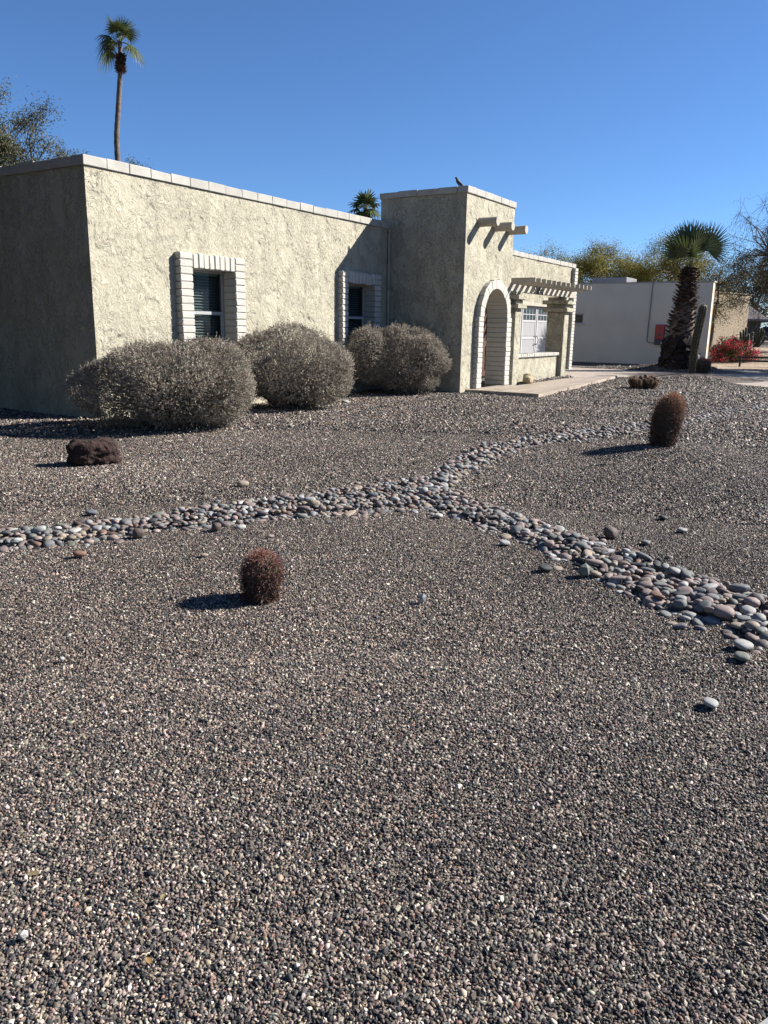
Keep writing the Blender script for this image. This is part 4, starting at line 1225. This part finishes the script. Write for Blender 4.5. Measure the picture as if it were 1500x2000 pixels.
# near palm beyond the driveway
r_ = np.random.default_rng(31)
PX, PY, PZ = 30.3, 6.45, 0.27
root = thing('fan_palm', 'short fan palm with a shaggy trunk beside the driveway', 'palm tree', (PX, PY, PZ))
tp = [(0, 0, -0.1), (0.02, 0, 1.0), (0.05, -0.02, 2.0), (0.08, -0.05, 3.0), (0.09, -0.08, 3.35)]
mb = MB(); mb.tube(tp, [0.58, 0.48, 0.34, 0.17, 0.10], 14)
tr = mb.build('trunk', M['palm_bark'], root, smooth=True, world=False)
mb = MB()
boots(mb, [(0, 0, 0.05), (0.02, 0, 0.7), (0.02, 0, 1.1)], 0.60, 0.52, 150, 0.36, r_, (0.22, 0.19, 0.18), 0.55, -0.8)
boots(mb, tp[1:], 0.50, 0.10, 330, 0.19, r_, (0.50, 0.38, 0.32), 0.75, 0.35)
mb.build('leaf_bases', M['palm_bark'], tr, world=False)
crown = np.array([0.09, -0.08, 3.35])
angs = [(122, 66, 0.80, 205), (130, 84, 0.95, 222), (-58, 84, 0.85, 200), (-58, 54, 1.05, 228), (40, 74, 0.9, 20), (-150, 62, 0.70, 250), (160, 50, 0.65, 160)]
for az, el, pl, fc_ in angs:
    mb = MB(); frond(mb, crown, R(az), R(el), pl * 0.82, 1.00, 0.04, r_, (0.055, 0.072, 0.024), 1.60, 34, face=R(fc_))
    mb.build('frond', M['palm_leaf'], root, world=False)

# tall palm behind the house
def tall_palm(loc, path, rads, label, n_fr, pet, fan, r_, boot_size, frlist=None, nleaf=30):
    root = thing('fan_palm', label, 'palm tree', loc)
    mb = MB()
    P = np.array(path, float); n = 60; s = np.linspace(0, len(P) - 1, n)
    c = np.stack([np.interp(s, np.arange(len(P)), P[:, k]) for k in range(3)], 1)
    # soften the corners of the path
    for _ in range(6): c[1:-1] = (c[:-2] + 2 * c[1:-1] + c[2:]) / 4
    rr = np.interp(s, np.arange(len(P)), rads) * (1 + 0.05 * np.sin(np.arange(n) * 2.1))
    mb.tube(c, rr, 12); mb.build('trunk', M['palm_bark'], root, smooth=True, world=False)
    top = P[-1]
    mb = MB(); boots(mb, [top - np.array([0.05, -0.03, 1.5]), top - np.array([0.02, 0, 1.05]), top - np.array([0, 0, 0.6])], rads[-1] * 1.6, rads[-1] * 0.9, 80, boot_size, r_, (0.6, 0.45, 0.38), 0.8, 0.5)
    mb.build('leaf_bases', M['palm_bark'], root, world=False)
    for i in range(n_fr):
        if frlist: az, el, dr = frlist[i]
        else:
            az = i * 137.5; el = 80 - 105 * i / n_fr + r_.normal(0, 5); dr = 0.10 + 0.45 * i / n_fr
        mb = MB(); frond(mb, top, R(az), R(el), pet * r_.uniform(0.85, 1.1), fan, dr, r_, (0.075, 0.095, 0.030), 1.9, nleaf)
        mb.build('frond', M['palm_leaf'], root, world=False)
r_ = np.random.default_rng(41)
tall_palm((30.7, 36.9, 0), [(0, 0, 0), (0.05, 0, 5), (0.08, 0, 9.5), (0.10, 0, 11.2), (0.22, -0.12, 12.6), (0.38, -0.30, 14.6), (0.42, -0.34, 15.85)], [0.21, 0.175, 0.155, 0.145, 0.135, 0.125, 0.105],
          'tall slender fan palm rising behind the left part of the house', 15, 0.66, 0.84, r_, 0.21, [(122, 12, .95), (142, 25, .9), (108, -8, 1.0), (95, 30, .6), (122, 72, .15), (150, 66, .2), (-58, 58, .2), (-38, 68, .2), (-72, 42, .35), (-58, 5, .95), (-76, -4, .95), (30, 58, .3), (-140, 48, .4), (-100, 70, .2), (122, 40, .7)])
tall_palm((79.0, 52.9, 0), [(0, 0, 0), (0, 0, 6), (0, 0, 12), (0, 0, 14.6)], [0.35, 0.3, 0.28, 0.25],
          'distant dark fan palm showing just above the house roof beside the tower', 20, 1.0, 1.45, r_, 0.5, None, 13)

# ------------------------------------------------------------------ trees
def tree(name, loc, h, cz, rx, rz, n_cl, per, leaf, cols, label, seed, trunk_r=0.18, limbs=7, droop=0.0, sig=0.45, twigs=4, group=None, off=(0, 0), fork=0.35, aspect=0.45, tl=0.7, bark='bark', hollow=0.55, thin_top=0.0):
    r_ = np.random.default_rng(seed)
    root = thing(name, label, 'tree', loc, group=group)
    ctr = np.array([off[0], off[1], cz])
    u = unit(r_.normal(0, 1, (n_cl, 3)))
    bd = unit(r_.normal(0, 1, (14, 3))); ba = r_.uniform(-0.35, 0.3, 14)
    k = 1 + (ba * np.exp(-(2 - 2 * u @ bd.T) / 0.35)).sum(1)
    t = (hollow + (1 - hollow) * r_.random(n_cl)) * np.clip(k, 0.5, 1.35)
    cl = ctr + u * np.array([rx, rx, rz]) * t[:, None]
    cl[:, 2] = np.maximum(cl[:, 2], 0.6)
    fk = np.array([0.02 * h * r_.normal(), 0.02 * h * r_.normal(), h * fork])
    wood = MB()
    wood.tube([(0, 0, -0.1), fk * 0.5 + r_.normal(0, 0.03 * h * 0.2, 3) * (1, 1, 0), fk], [trunk_r * 1.25, trunk_r, trunk_r * 0.85], 9)
    # limbs to a few hubs, branches from the hubs to leaf clusters
    hubs = cl[r_.choice(n_cl, limbs, replace=False)] * 0.55 + (fk + ctr) * 0.225
    for hb in hubs:
        m_ = (fk + hb) / 2 + r_.normal(0, 0.06 * rx, 3) + np.array([0, 0, 0.05 * h])
        wood.tube([fk, m_, hb], [trunk_r * 0.62, trunk_r * 0.42, trunk_r * 0.26], 6, cap=False)
    lv = MB()
    for c in cl:
        hb = hubs[np.argmin(((hubs - c) ** 2).sum(1))]
        m_ = (hb + c) / 2 + r_.normal(0, 0.07 * rx, 3)
        wood.tube([hb, m_, c], [trunk_r * 0.26, trunk_r * 0.14, trunk_r * 0.05], 4, cap=False)
        sub = []
        for _ in range(twigs):
            d = unit(r_.normal(0, 1, 3) + np.array([0, 0, -droop])) * tl * r_.uniform(0.5, 1.3)
            e = c + d; m2 = c + d * 0.5 + np.array([0, 0, 0.12 * tl]) + r_.normal(0, 0.05 * tl, 3)
            wood.tube([c, m2, e + np.array([0, 0, -droop * 0.25 * tl])], [trunk_r * 0.05, trunk_r * 0.035, trunk_r * 0.015], 3, cap=False)
            sub.append((c, m2, e))
        n = int(per * r_.uniform(0.55, 1.45) * (1 - thin_top * float(sstep(cz - 0.5 * rz, cz + 0.7 * rz, c[2]))))
        if n < 1: continue
        si = r_.integers(0, len(sub), n); tt = r_.random(n)[:, None]
        S = np.array(sub)[si]
        P = np.where(tt < 0.5, S[:, 0] + (S[:, 1] - S[:, 0]) * tt * 2, S[:, 1] + (S[:, 2] - S[:, 1]) * (tt * 2 - 1)) + r_.normal(0, sig * 0.45, (n, 3))
        D = unit(r_.normal(0, 1, (n, 3)) + np.array([0, 0, -droop * 1.5]))
        cc = np.array(cols)[r_.integers(0, len(cols), n)] * r_.uniform(0.7, 1.3) * r_.uniform(0.75, 1.25, (n, 1))
        lv.cards(P, D, perp(D), leaf * r_.uniform(0.6, 1.3, n), leaf * aspect * r_.uniform(0.7, 1.2, n), cc)
    wood.build('trunk', M[bark], root, smooth=True, world=False)
    lv.build('crown', M['leaf'], root, world=False)
    return root
EUC = [(0.09, 0.095, 0.045), (0.12, 0.12, 0.06), (0.055, 0.065, 0.035), (0.13, 0.12, 0.06)]
GB = 'trees standing behind the house'
tree('eucalyptus_tree', (23.5, 38.5, 0), 12, 8.9, 3.9, 3.4, 210, 380, 0.15, EUC, 'large grey green eucalyptus tree behind the left end of the house', 51, 0.28, 8, 0.5, 0.5, 5, GB, aspect=0.3, hollow=0.3)
tree('eucalyptus_tree', (36.2, 47.9, 0), 13, 11.0, 1.7, 1.75, 34, 120, 0.16, EUC, 'small tree top peeping over the roof between the eucalyptus and the tall palm', 52, 0.2, 6, 0.4, 0.4, 4, GB, aspect=0.3)
tree('eucalyptus_tree', (38.7, 45.6, 0), 12.6, 10.4, 2.1, 1.8, 34, 120, 0.16, EUC, 'low tree top showing on both sides of the tall palm trunk', 53, 0.2, 6, 0.4, 0.4, 4, GB, aspect=0.3)
PV = [(0.27, 0.22, 0.032), (0.19, 0.17, 0.033), (0.10, 0.11, 0.03), (0.33, 0.25, 0.035)]
GN = 'yellowish trees behind the white neighbour house'
tree('palo_verde_tree', (46.5, 18.2, 0), 6.2, 4.0, 3.0, 2.1, 90, 680, 0.08, PV, 'yellow green tree rising just right of the garage roof', 61, 0.2, 8, 0.25, 0.5, 5, GN)
tree('palo_verde_tree', (48.6, 14.9, 0), 6.6, 4.2, 3.1, 2.3, 100, 680, 0.08, PV, 'yellow green tree behind the grey roof box of the neighbour house', 62, 0.2, 8, 0.25, 0.5, 5, GN)
tree('palo_verde_tree', (49.2, 11.9, 0), 6.4, 4.0, 2.8, 2.2, 90, 680, 0.08, PV, 'yellow green tree behind the roof left of the short fan palm', 63, 0.2, 8, 0.25, 0.5, 5, GN)
tree('palo_verde_tree', (51.0, 9.2, 0), 5.4, 3.6, 2.2, 1.7, 40, 170, 0.11, [(0.12, 0.10, 0.05), (0.16, 0.14, 0.04), (0.09, 0.08, 0.05)], 'thin brownish tree behind the neighbour roof right of the short fan palm', 64, 0.18, 7, 0.3, 0.5, 5, GN)
MQ = [(0.045, 0.055, 0.028), (0.06, 0.07, 0.03), (0.035, 0.042, 0.025), (0.08, 0.08, 0.04)]
tree('mesquite_tree', (46.4, 5.1, 0.55), 8.5, 4.6, 4.0, 3.5, 200, 250, 0.07, MQ, 'large dark open mesquite tree spreading in from the right edge', 71, 0.17, 10, 0.75, 0.32, 11, None, off=(0.2, -0.6), fork=0.30, tl=1.15, hollow=0.35, thin_top=0.9)
# ------------------------------------------------------------------ white neighbour house beyond the driveway
nb = thing('neighbour_house', 'plain white neighbour house with a long shaded side wall beyond the driveway', 'house', (36.0, 6.55, 0))
NX, NY0, NY1, NH = 36.0, 6.55, 19.0, 3.47
mb = MB()
mb.box(NX, NX + 0.25, NY0, 12.02, -0.3, NH); mb.box(NX, NX + 0.25, 13.1, NY1, -0.3, NH); mb.box(NX, NX + 0.25, 12.02, 13.1, -0.3, 1.72); mb.box(NX, NX + 0.25, 12.02, 13.1, 2.17, NH)
mb.box(NX + 0.25, NX + 9, NY1 - 0.25, NY1, -0.3, NH); mb.box(NX + 0.35, NX + 0.55, NY0 + 0.25, 10.5, -0.3, NH)
mb.box(NX + 0.55, NX + 9, 10.25, 10.5, -0.3, NH); mb.box(NX + 8.75, NX + 9, 10.5, NY1 - 0.25, -0.3, NH)
mb.build('wall', M['stucco_far'], nb)
mb = MB(); mb.box(NX + 0.252, NX + 0.55, NY0 + 0.02, NY0 + 0.248, -0.3, NH); mb.build('end_wall', M['stucco_tan'], nb)
mb = MB(); mb.box(NX + 0.25, NX + 0.35, NY0 + 0.25, 10.5, NH - 0.3, NH - 0.18); mb.box(NX + 0.25, NX + 8.75, 10.5, NY1 - 0.25, NH - 0.3, NH - 0.18); mb.build('roof', M['roof'], nb)
mb = MB(); mb.cbox(NX - 0.03, NX + 0.28, NY0 - 0.03, NY1, NH + 0.002, NH + 0.055, 0.01); mb.cbox(NX + 0.282, NX + 0.58, NY0 - 0.03, NY0 + 0.28, NH + 0.002, NH + 0.055, 0.01)
mb.build('parapet_cap', M['cap'], nb)
mb = MB()
for a in ((12.023, 12.08, 1.723, 2.167), (13.04, 13.097, 1.723, 2.167), (12.55, 12.60, 1.78, 2.11), (12.08, 13.04, 1.723, 1.78), (12.08, 13.04, 2.11, 2.167)):
    mb.cbox(NX + 0.08, NX + 0.14, a[0], a[1], a[2], a[3], 0.004)
w_ = mb.build('window', M['alu'], nb)
mb = MB(); mb.box(NX + 0.105, NX + 0.112, 12.08, 12.55, 1.78, 2.11); mb.box(NX + 0.105, NX + 0.112, 12.60, 13.04, 1.78, 2.11); mb.build('pane', M['dark_glass'], w_)
mb = MB(); mb.cbox(NX - 0.06, NX + 0.05, 11.95, 13.17, 1.66, 1.718, 0.01); mb.build('sill', M['stucco_far'], w_)
mb = MB(); mb.cbox(39.2, 41.0, 11.1, 12.8, NH - 0.17, 3.95, 0.02)
for i in range(6): mb.box(39.192, 39.2, 11.2, 12.7, 3.42 + i * 0.08, 3.45 + i * 0.08)
mb.build('roof_unit', M['metal_grey'], nb)
# solar inverter, conduits, meter boxes on the shaded wall
mb = MB(); mb.cbox(NX - 0.19, NX - 0.002, 8.33, 8.72, 1.10, 1.72, 0.02)
iv = mb.build('inverter_box', M['red_box'], nb)
mb = MB(); mb.cbox(NX - 0.18, NX - 0.002, 8.33, 8.72, 0.86, 1.098, 0.015); mb.build('base_cover', M['dark_box'], iv)
mb = MB(); mb.cbox(NX - 0.197, NX - 0.188, 8.44, 8.60, 1.24, 1.33, 0.003); mb.build('display', M['dark_box'], iv)
mb = MB(); mb.cbox(NX - 0.185, NX - 0.178, 8.38, 8.44, 0.90, 0.98, 0.002); mb.build('sticker', M['door_white'], iv)
mb = MB(); mb.tube([(NX - 0.03, 9.03, NH + 0.02), (NX - 0.03, 9.05, 2.4), (NX - 0.03, 9.07, 1.05), (NX - 0.03, 9.0, 0.95), (NX - 0.03, 8.72, 0.94)], 0.022, 6); mb.build('conduit', M['conduit'], nb)
mb = MB(); mb.tube([(NX - 0.03, 8.33, 1.45), (NX - 0.03, 8.2, 1.47), (NX - 0.03, 8.05, 1.35), (NX - 0.03, 8.03, 0.9)], 0.02, 6); mb.build('conduit', M['conduit'], nb)
mb = MB(); mb.tube([(NX - 0.03, 7.38, NH + 0.02), (NX - 0.03, 7.40, 1.5)], 0.022, 6); mb.build('conduit', M['conduit'], nb)
mb = MB(); mb.cbox(NX - 0.12, NX - 0.002, 7.9, 8.2, 0.95, 1.35, 0.02); mb.build('meter_box', M['metal_grey'], nb)
mb = MB(); th = np.linspace(0, 2 * np.pi, 16, endpoint=False)
mb.tube([(NX - 0.14, 7.28, 1.22), (NX - 0.002, 7.28, 1.22)], 0.15, 16); mb.build('meter_dial', M['metal_grey'], nb)
mb = MB(); mb.tube([(NX - 0.05, 7.28, 1.08), (NX - 0.05, 7.33, 0.85), (NX - 0.04, 7.38, 0.5)], 0.03, 6); mb.build('conduit', M['conduit'], nb)
mb = MB(); mb.cbox(35.25, 35.75, 6.75, 7.15, 0.0, 0.62, 0.02)
o = mb.build('utility_box', M['metal_grey']); tag(o, 'grey metal utility box on the ground at the right end of the neighbour wall', 'box')
mb = MB(); mb.tube([(35.6, 7.25, 0.05), (35.6, 7.32, 0.5), (35.62, 7.2, 0.6), (35.6, 6.95, 0.63)], 0.02, 6)
mb.build('pipe', M['conduit'], o, world=True)

# tan house further on
tn = thing('tan_house', 'tan stucco house wall with branch shadows behind the bougainvillea', 'house', (62.0, 8.75, 0.4), R(-19))
mb = MB(); mb.box(-7, 0, 0, 7, -0.5, 3.6); mb.build('wall', M['stucco_tan'], tn, world=False)
mb = MB(); mb.cbox(-7.05, 0.05, -0.05, 7.05, 3.602, 3.69, 0.02); mb.build('parapet_cap', M['stucco_tan'], tn, world=False)

# dark house with a shingle roof
sh = thing('shingle_house', 'dark house with a sloping grey shingle roof beyond the tan house', 'house', (80.5, 10.2, 0.4), R(8))
mb = MB(); mb.box(0, 8, 0, 10, -0.5, 2.25); mb.build('wall', M['dark_wall'], sh, world=False)
mb = MB(); e = 0.6
V = [(-e, -e, 2.25), (8 + e, -e, 2.25), (8 + e, 10 + e, 2.25), (-e, 10 + e, 2.25), (4, 2.6, 4.6), (4, 7.4, 4.6)]
V2 = [(x, y, z - 0.18) if i < 4 else (x, y, z - 0.18) for i, (x, y, z) in enumerate(V)]
F = [(0, 1, 4), (1, 2, 5, 4), (2, 3, 5), (3, 0, 4, 5), (6, 10, 7), (7, 10, 11, 8), (8, 11, 9), (9, 11, 10, 6), (0, 6, 7, 1), (1, 7, 8, 2), (2, 8, 9, 3), (3, 9, 6, 0)]
mb.add(V + V2, F); mb.build('roof', M['shingle'], sh, world=False)

# bougainvillea
r_ = np.random.default_rng(81)
root = thing('bougainvillea', 'bougainvillea bush covered in red flowers at the corner of the neighbour house', 'bush', (41.3, 6.35, 0.02))
st, lf, fl = MB(), MB(), MB()
for i in range(110):
    a = r_.uniform(0, 6.28); el = r_.uniform(0.15, 1.45); L = r_.uniform(0.8, 1.6) * (0.75 + 0.25 * math.cos(el))
    d = np.array([math.cos(el) * math.cos(a), math.cos(el) * math.sin(a), math.sin(el) * 0.95])
    p0 = np.array([r_.normal(0, .08), r_.normal(0, .08), 0.0]); p1 = p0 + d * L * 0.6 + np.array([0, 0, .15]); p2 = p0 + d * L + np.array([0, 0, -0.12 * math.cos(el)])
    p2[2] = max(p2[2], 0.1)
    st.tube([p0, p1, p2], [0.018, 0.010, 0.004], 4, (1, 1, 1), cap=False)
    n = 50; t = r_.uniform(0.35, 1.05, n)[:, None]
    P = np.where(t < 0.5, p0 + (p1 - p0) * t * 2, p1 + (p2 - p1) * (t * 2 - 1)) + r_.normal(0, 0.10, (n, 3))
    D = unit(r_.normal(0, 1, (n, 3))); lf.cards(P, D, perp(D), 0.075, 0.05, np.array([[0.10, 0.12, 0.04]]) * r_.uniform(0.6, 1.5, (n, 1)) * np.ones((n, 1)))
    if r_.random() < 0.75:
        n = 36; t = r_.uniform(0.72, 1.08, n)[:, None]
        P = p1 + (p2 - p1) * (t * 2 - 1) + r_.normal(0, 0.075, (n, 3))
        D = unit(r_.normal(0, 1, (n, 3))); fl.cards(P, D, perp(D), 0.07, 0.065, np.array([[0.66, 0.045, 0.10]]) * r_.uniform(0.6, 1.3, (n, 1)))
st.build('stems', M['twig'], root, world=False); lf.build('leaves', M['leaf'], root, world=False); fl.build('blossoms', M['petal'], root, world=False)

# clump of columnar cactus by the dark house
root = thing('organ_pipe_cactus', 'clump of dark upright cactus stems before the shingle roofed house', 'cactus', (58.0, 7.9, 0.5))
mb, sp = MB(), MB()
for i in range(14):
    a = r_.uniform(0, 6.28); d = r_.uniform(0.05, 0.6); h = r_.uniform(0.6, 1.35); x, y = d * math.cos(a), d * math.sin(a)
    columnar(mb, sp, np.array([x, y, 0]), [(0, 0, 0), (0.5 * x, 0.5 * y, h * .5), (0.75 * x, 0.75 * y, h)], [0.06, 0.075, 0.065], 8, r_, 0.05, 10, (0.6, 0.7, 0.6))
mb.build('stems', M['cactus_skin'], root, smooth=True, world=False); sp.build('spines', M['spine'], root, world=False)

# low rail fence
rf = thing('rail_fence', 'low dark rail fence with posts at the far side of the neighbour yard', 'fence', (38.2, 4.0, 0))
def P2(t): return np.array([37.2 + 2.6 * t, 5.35 - 12.0 * t])
for i in range(9):
    t = i / 8.0; x, y = P2(t); z = float(terrain(x, y))
    mb = MB(); mb.cbox(x - 0.04, x + 0.04, y - 0.04, y + 0.04, z - 0.1, z + 0.50, 0.01); mb.build('post', M['rail_wood'], rf)
for zz in (0.26, 0.42):
    mb = MB(); pts = [(P2(t)[0] - 0.06, P2(t)[1], float(terrain(*P2(t))) + zz) for t in np.linspace(-0.01, 1.0, 9)]
    mb.tube(pts, 0.045, 6); mb.build('rail', M['rail_wood'], rf)

# parked car on the far street
car = thing('parked_car', 'dark blue car parked on the far street behind the tree trunk', 'car', (71.5, 8.1, 0.515), R(84))
prof = [(-2.2, 0.35), (-2.2, 0.78), (-1.9, 0.92), (-1.35, 0.97), (-0.75, 1.38), (0.55, 1.42), (1.15, 1.0), (2.0, 0.88), (2.2, 0.62), (2.2, 0.30)]
mb = MB(); n = len(prof); W = [0.80, 0.86, 0.86, 0.86, 0.66, 0.66, 0.84, 0.82, 0.80, 0.78]
V = [(x, -w, z) for (x, z), w in zip(prof, W)] + [(x, w, z) for (x, z), w in zip(prof, W)]
F = [tuple(range(n)), tuple(range(2 * n - 1, n - 1, -1))] + [(i, n + i, n + (i + 1) % n, (i + 1) % n) for i in range(n)]
mb.add(V, F); mb.build('body', M['car_paint'], car, world=False, recalc=True)
for sy in (-1, 1):
    mb = MB(); y0 = 0.80 * sy
    V = [(-1.15, 0.865 * sy, 0.99), (-0.72, 0.69 * sy, 1.33), (0.50, 0.69 * sy, 1.36), (0.98, 0.855 * sy, 1.01)]
    mb.add(V, [(0, 1, 2, 3)]); mb.build('side_window', M['dark_glass'], car, world=False)
mb = MB(); mb.add([(0.60, -0.62, 1.405), (0.60, 0.62, 1.405), (1.13, 0.78, 1.03), (1.13, -0.78, 1.03)], [(0, 1, 2, 3)]); mb.build('windscreen', M['dark_glass'], car, world=False)
for x in (-1.35, 1.35):
    for sy in (-1, 1):
        mb = MB(); mb.tube([(x, sy * 0.66, 0.32), (x, sy * 0.88, 0.32)], 0.32, 18); w_ = mb.build('wheel', M['tyre'], car, world=False)
        mb = MB(); mb.tube([(x, sy * 0.87, 0.32), (x, sy * 0.89, 0.32)], 0.19, 14); mb.build('rim', M['chrome'], w_, world=False)

# trees of the street behind
GF = 'trees along the far street'
FT = [((88, 19), 8.5, 'brown green tree directly behind the shingle roof'), ((95, 13), 9.5, 'brown green tree right of the shingle roof far down the street'), ((90, 7.5), 9.0, 'brown green tree behind the parked car'), ((84, 1.5), 8.0, 'brown green tree furthest right along the far street'), ((104, 30), 9.0, 'brown green tree hidden mostly by the tan house')]
FC = [(0.10, 0.09, 0.04), (0.075, 0.08, 0.035), (0.13, 0.11, 0.05), (0.09, 0.07, 0.04)]
for i, ((x, y), h, lab) in enumerate(FT):
    tree('street_tree', (x, y, 0.5), h, h * 0.5, 4.2, h * 0.42, 70, 170, 0.24, FC, lab, 90 + i, 0.25, 7, 0.2, 0.7, 3, GF, tl=0.9)
# the mesquite whose shade falls across the driveway
tree('mesquite_tree', (37.8, -1.2, 0), 7.5, 4.8, 3.0, 2.2, 110, 200, 0.11, MQ, 'mesquite tree whose shade crosses the driveway', 99, 0.2, 8, 0.5, 0.5, 6, None, tl=0.9)
# unseen dark trees added at left to keep skylight off the end wall
for i, (x, y, h) in enumerate(((3.4, 14.4, 10.0), (4.0, 19.5, 11.0), (0.6, 10.8, 9.5), (-2.5, 8.0, 9.0), (-1.5, 16.5, 10.5))):
    tree('added_shade_tree', (x, y, 0), h, h * 0.5, 2.7, h * 0.48, 170, 150, 0.34, [(0.05, 0.052, 0.022), (0.035, 0.04, 0.018)],
         'unseen dark tree added to block skylight left of the house end wall', 120 + i, 0.16, 8, 0.1, 0.55, 3, 'unseen trees added to block skylight', hollow=0.3)
# dry leaf litter under the bushes
lm = MB(); nL = 900
cx = rng.choice([0, 1, 2], nL); cen = np.array([(7.8, 8.15), (10.9, 8.7), (14.8, 8.65)])[cx]
P = cen + rng.normal(0, 0.62, (nL, 2)) + np.array([0.10, -0.25])
k = (P[:, 1] < HY - 0.05) & ~((P[:, 0] > TX0 - 0.05) & (P[:, 1] > TY0))
P = P[k]; nL = len(P)
P3 = np.column_stack([P, terrain(P[:, 0], P[:, 1]) + rng.uniform(0.02, 0.035, nL)])
D = rng.normal(0, 1, (nL, 3)); D[:, 2] *= 0.25
lm.cards(P3, D, np.tile([0, 0, 1.0], (nL, 1)) + rng.normal(0, 0.3, (nL, 3)), rng.uniform(0.02, 0.05, nL), rng.uniform(0.01, 0.02, nL), np.array([[0.22, 0.16, 0.10]]) * rng.uniform(0.5, 1.4, (nL, 1)))
tag(lm.build('leaf_litter', M['dry_leaf']), 'dry brown leaf litter under the clipped bushes', 'leaf litter', kind='stuff')
tree('mesquite_tree', (34.0, -0.9, 0), 7.0, 4.6, 2.4, 1.9, 90, 180, 0.11, MQ, 'smaller mesquite tree beside the driveway out to the right', 98, 0.17, 8, 0.5, 0.5, 6, None, tl=0.9)
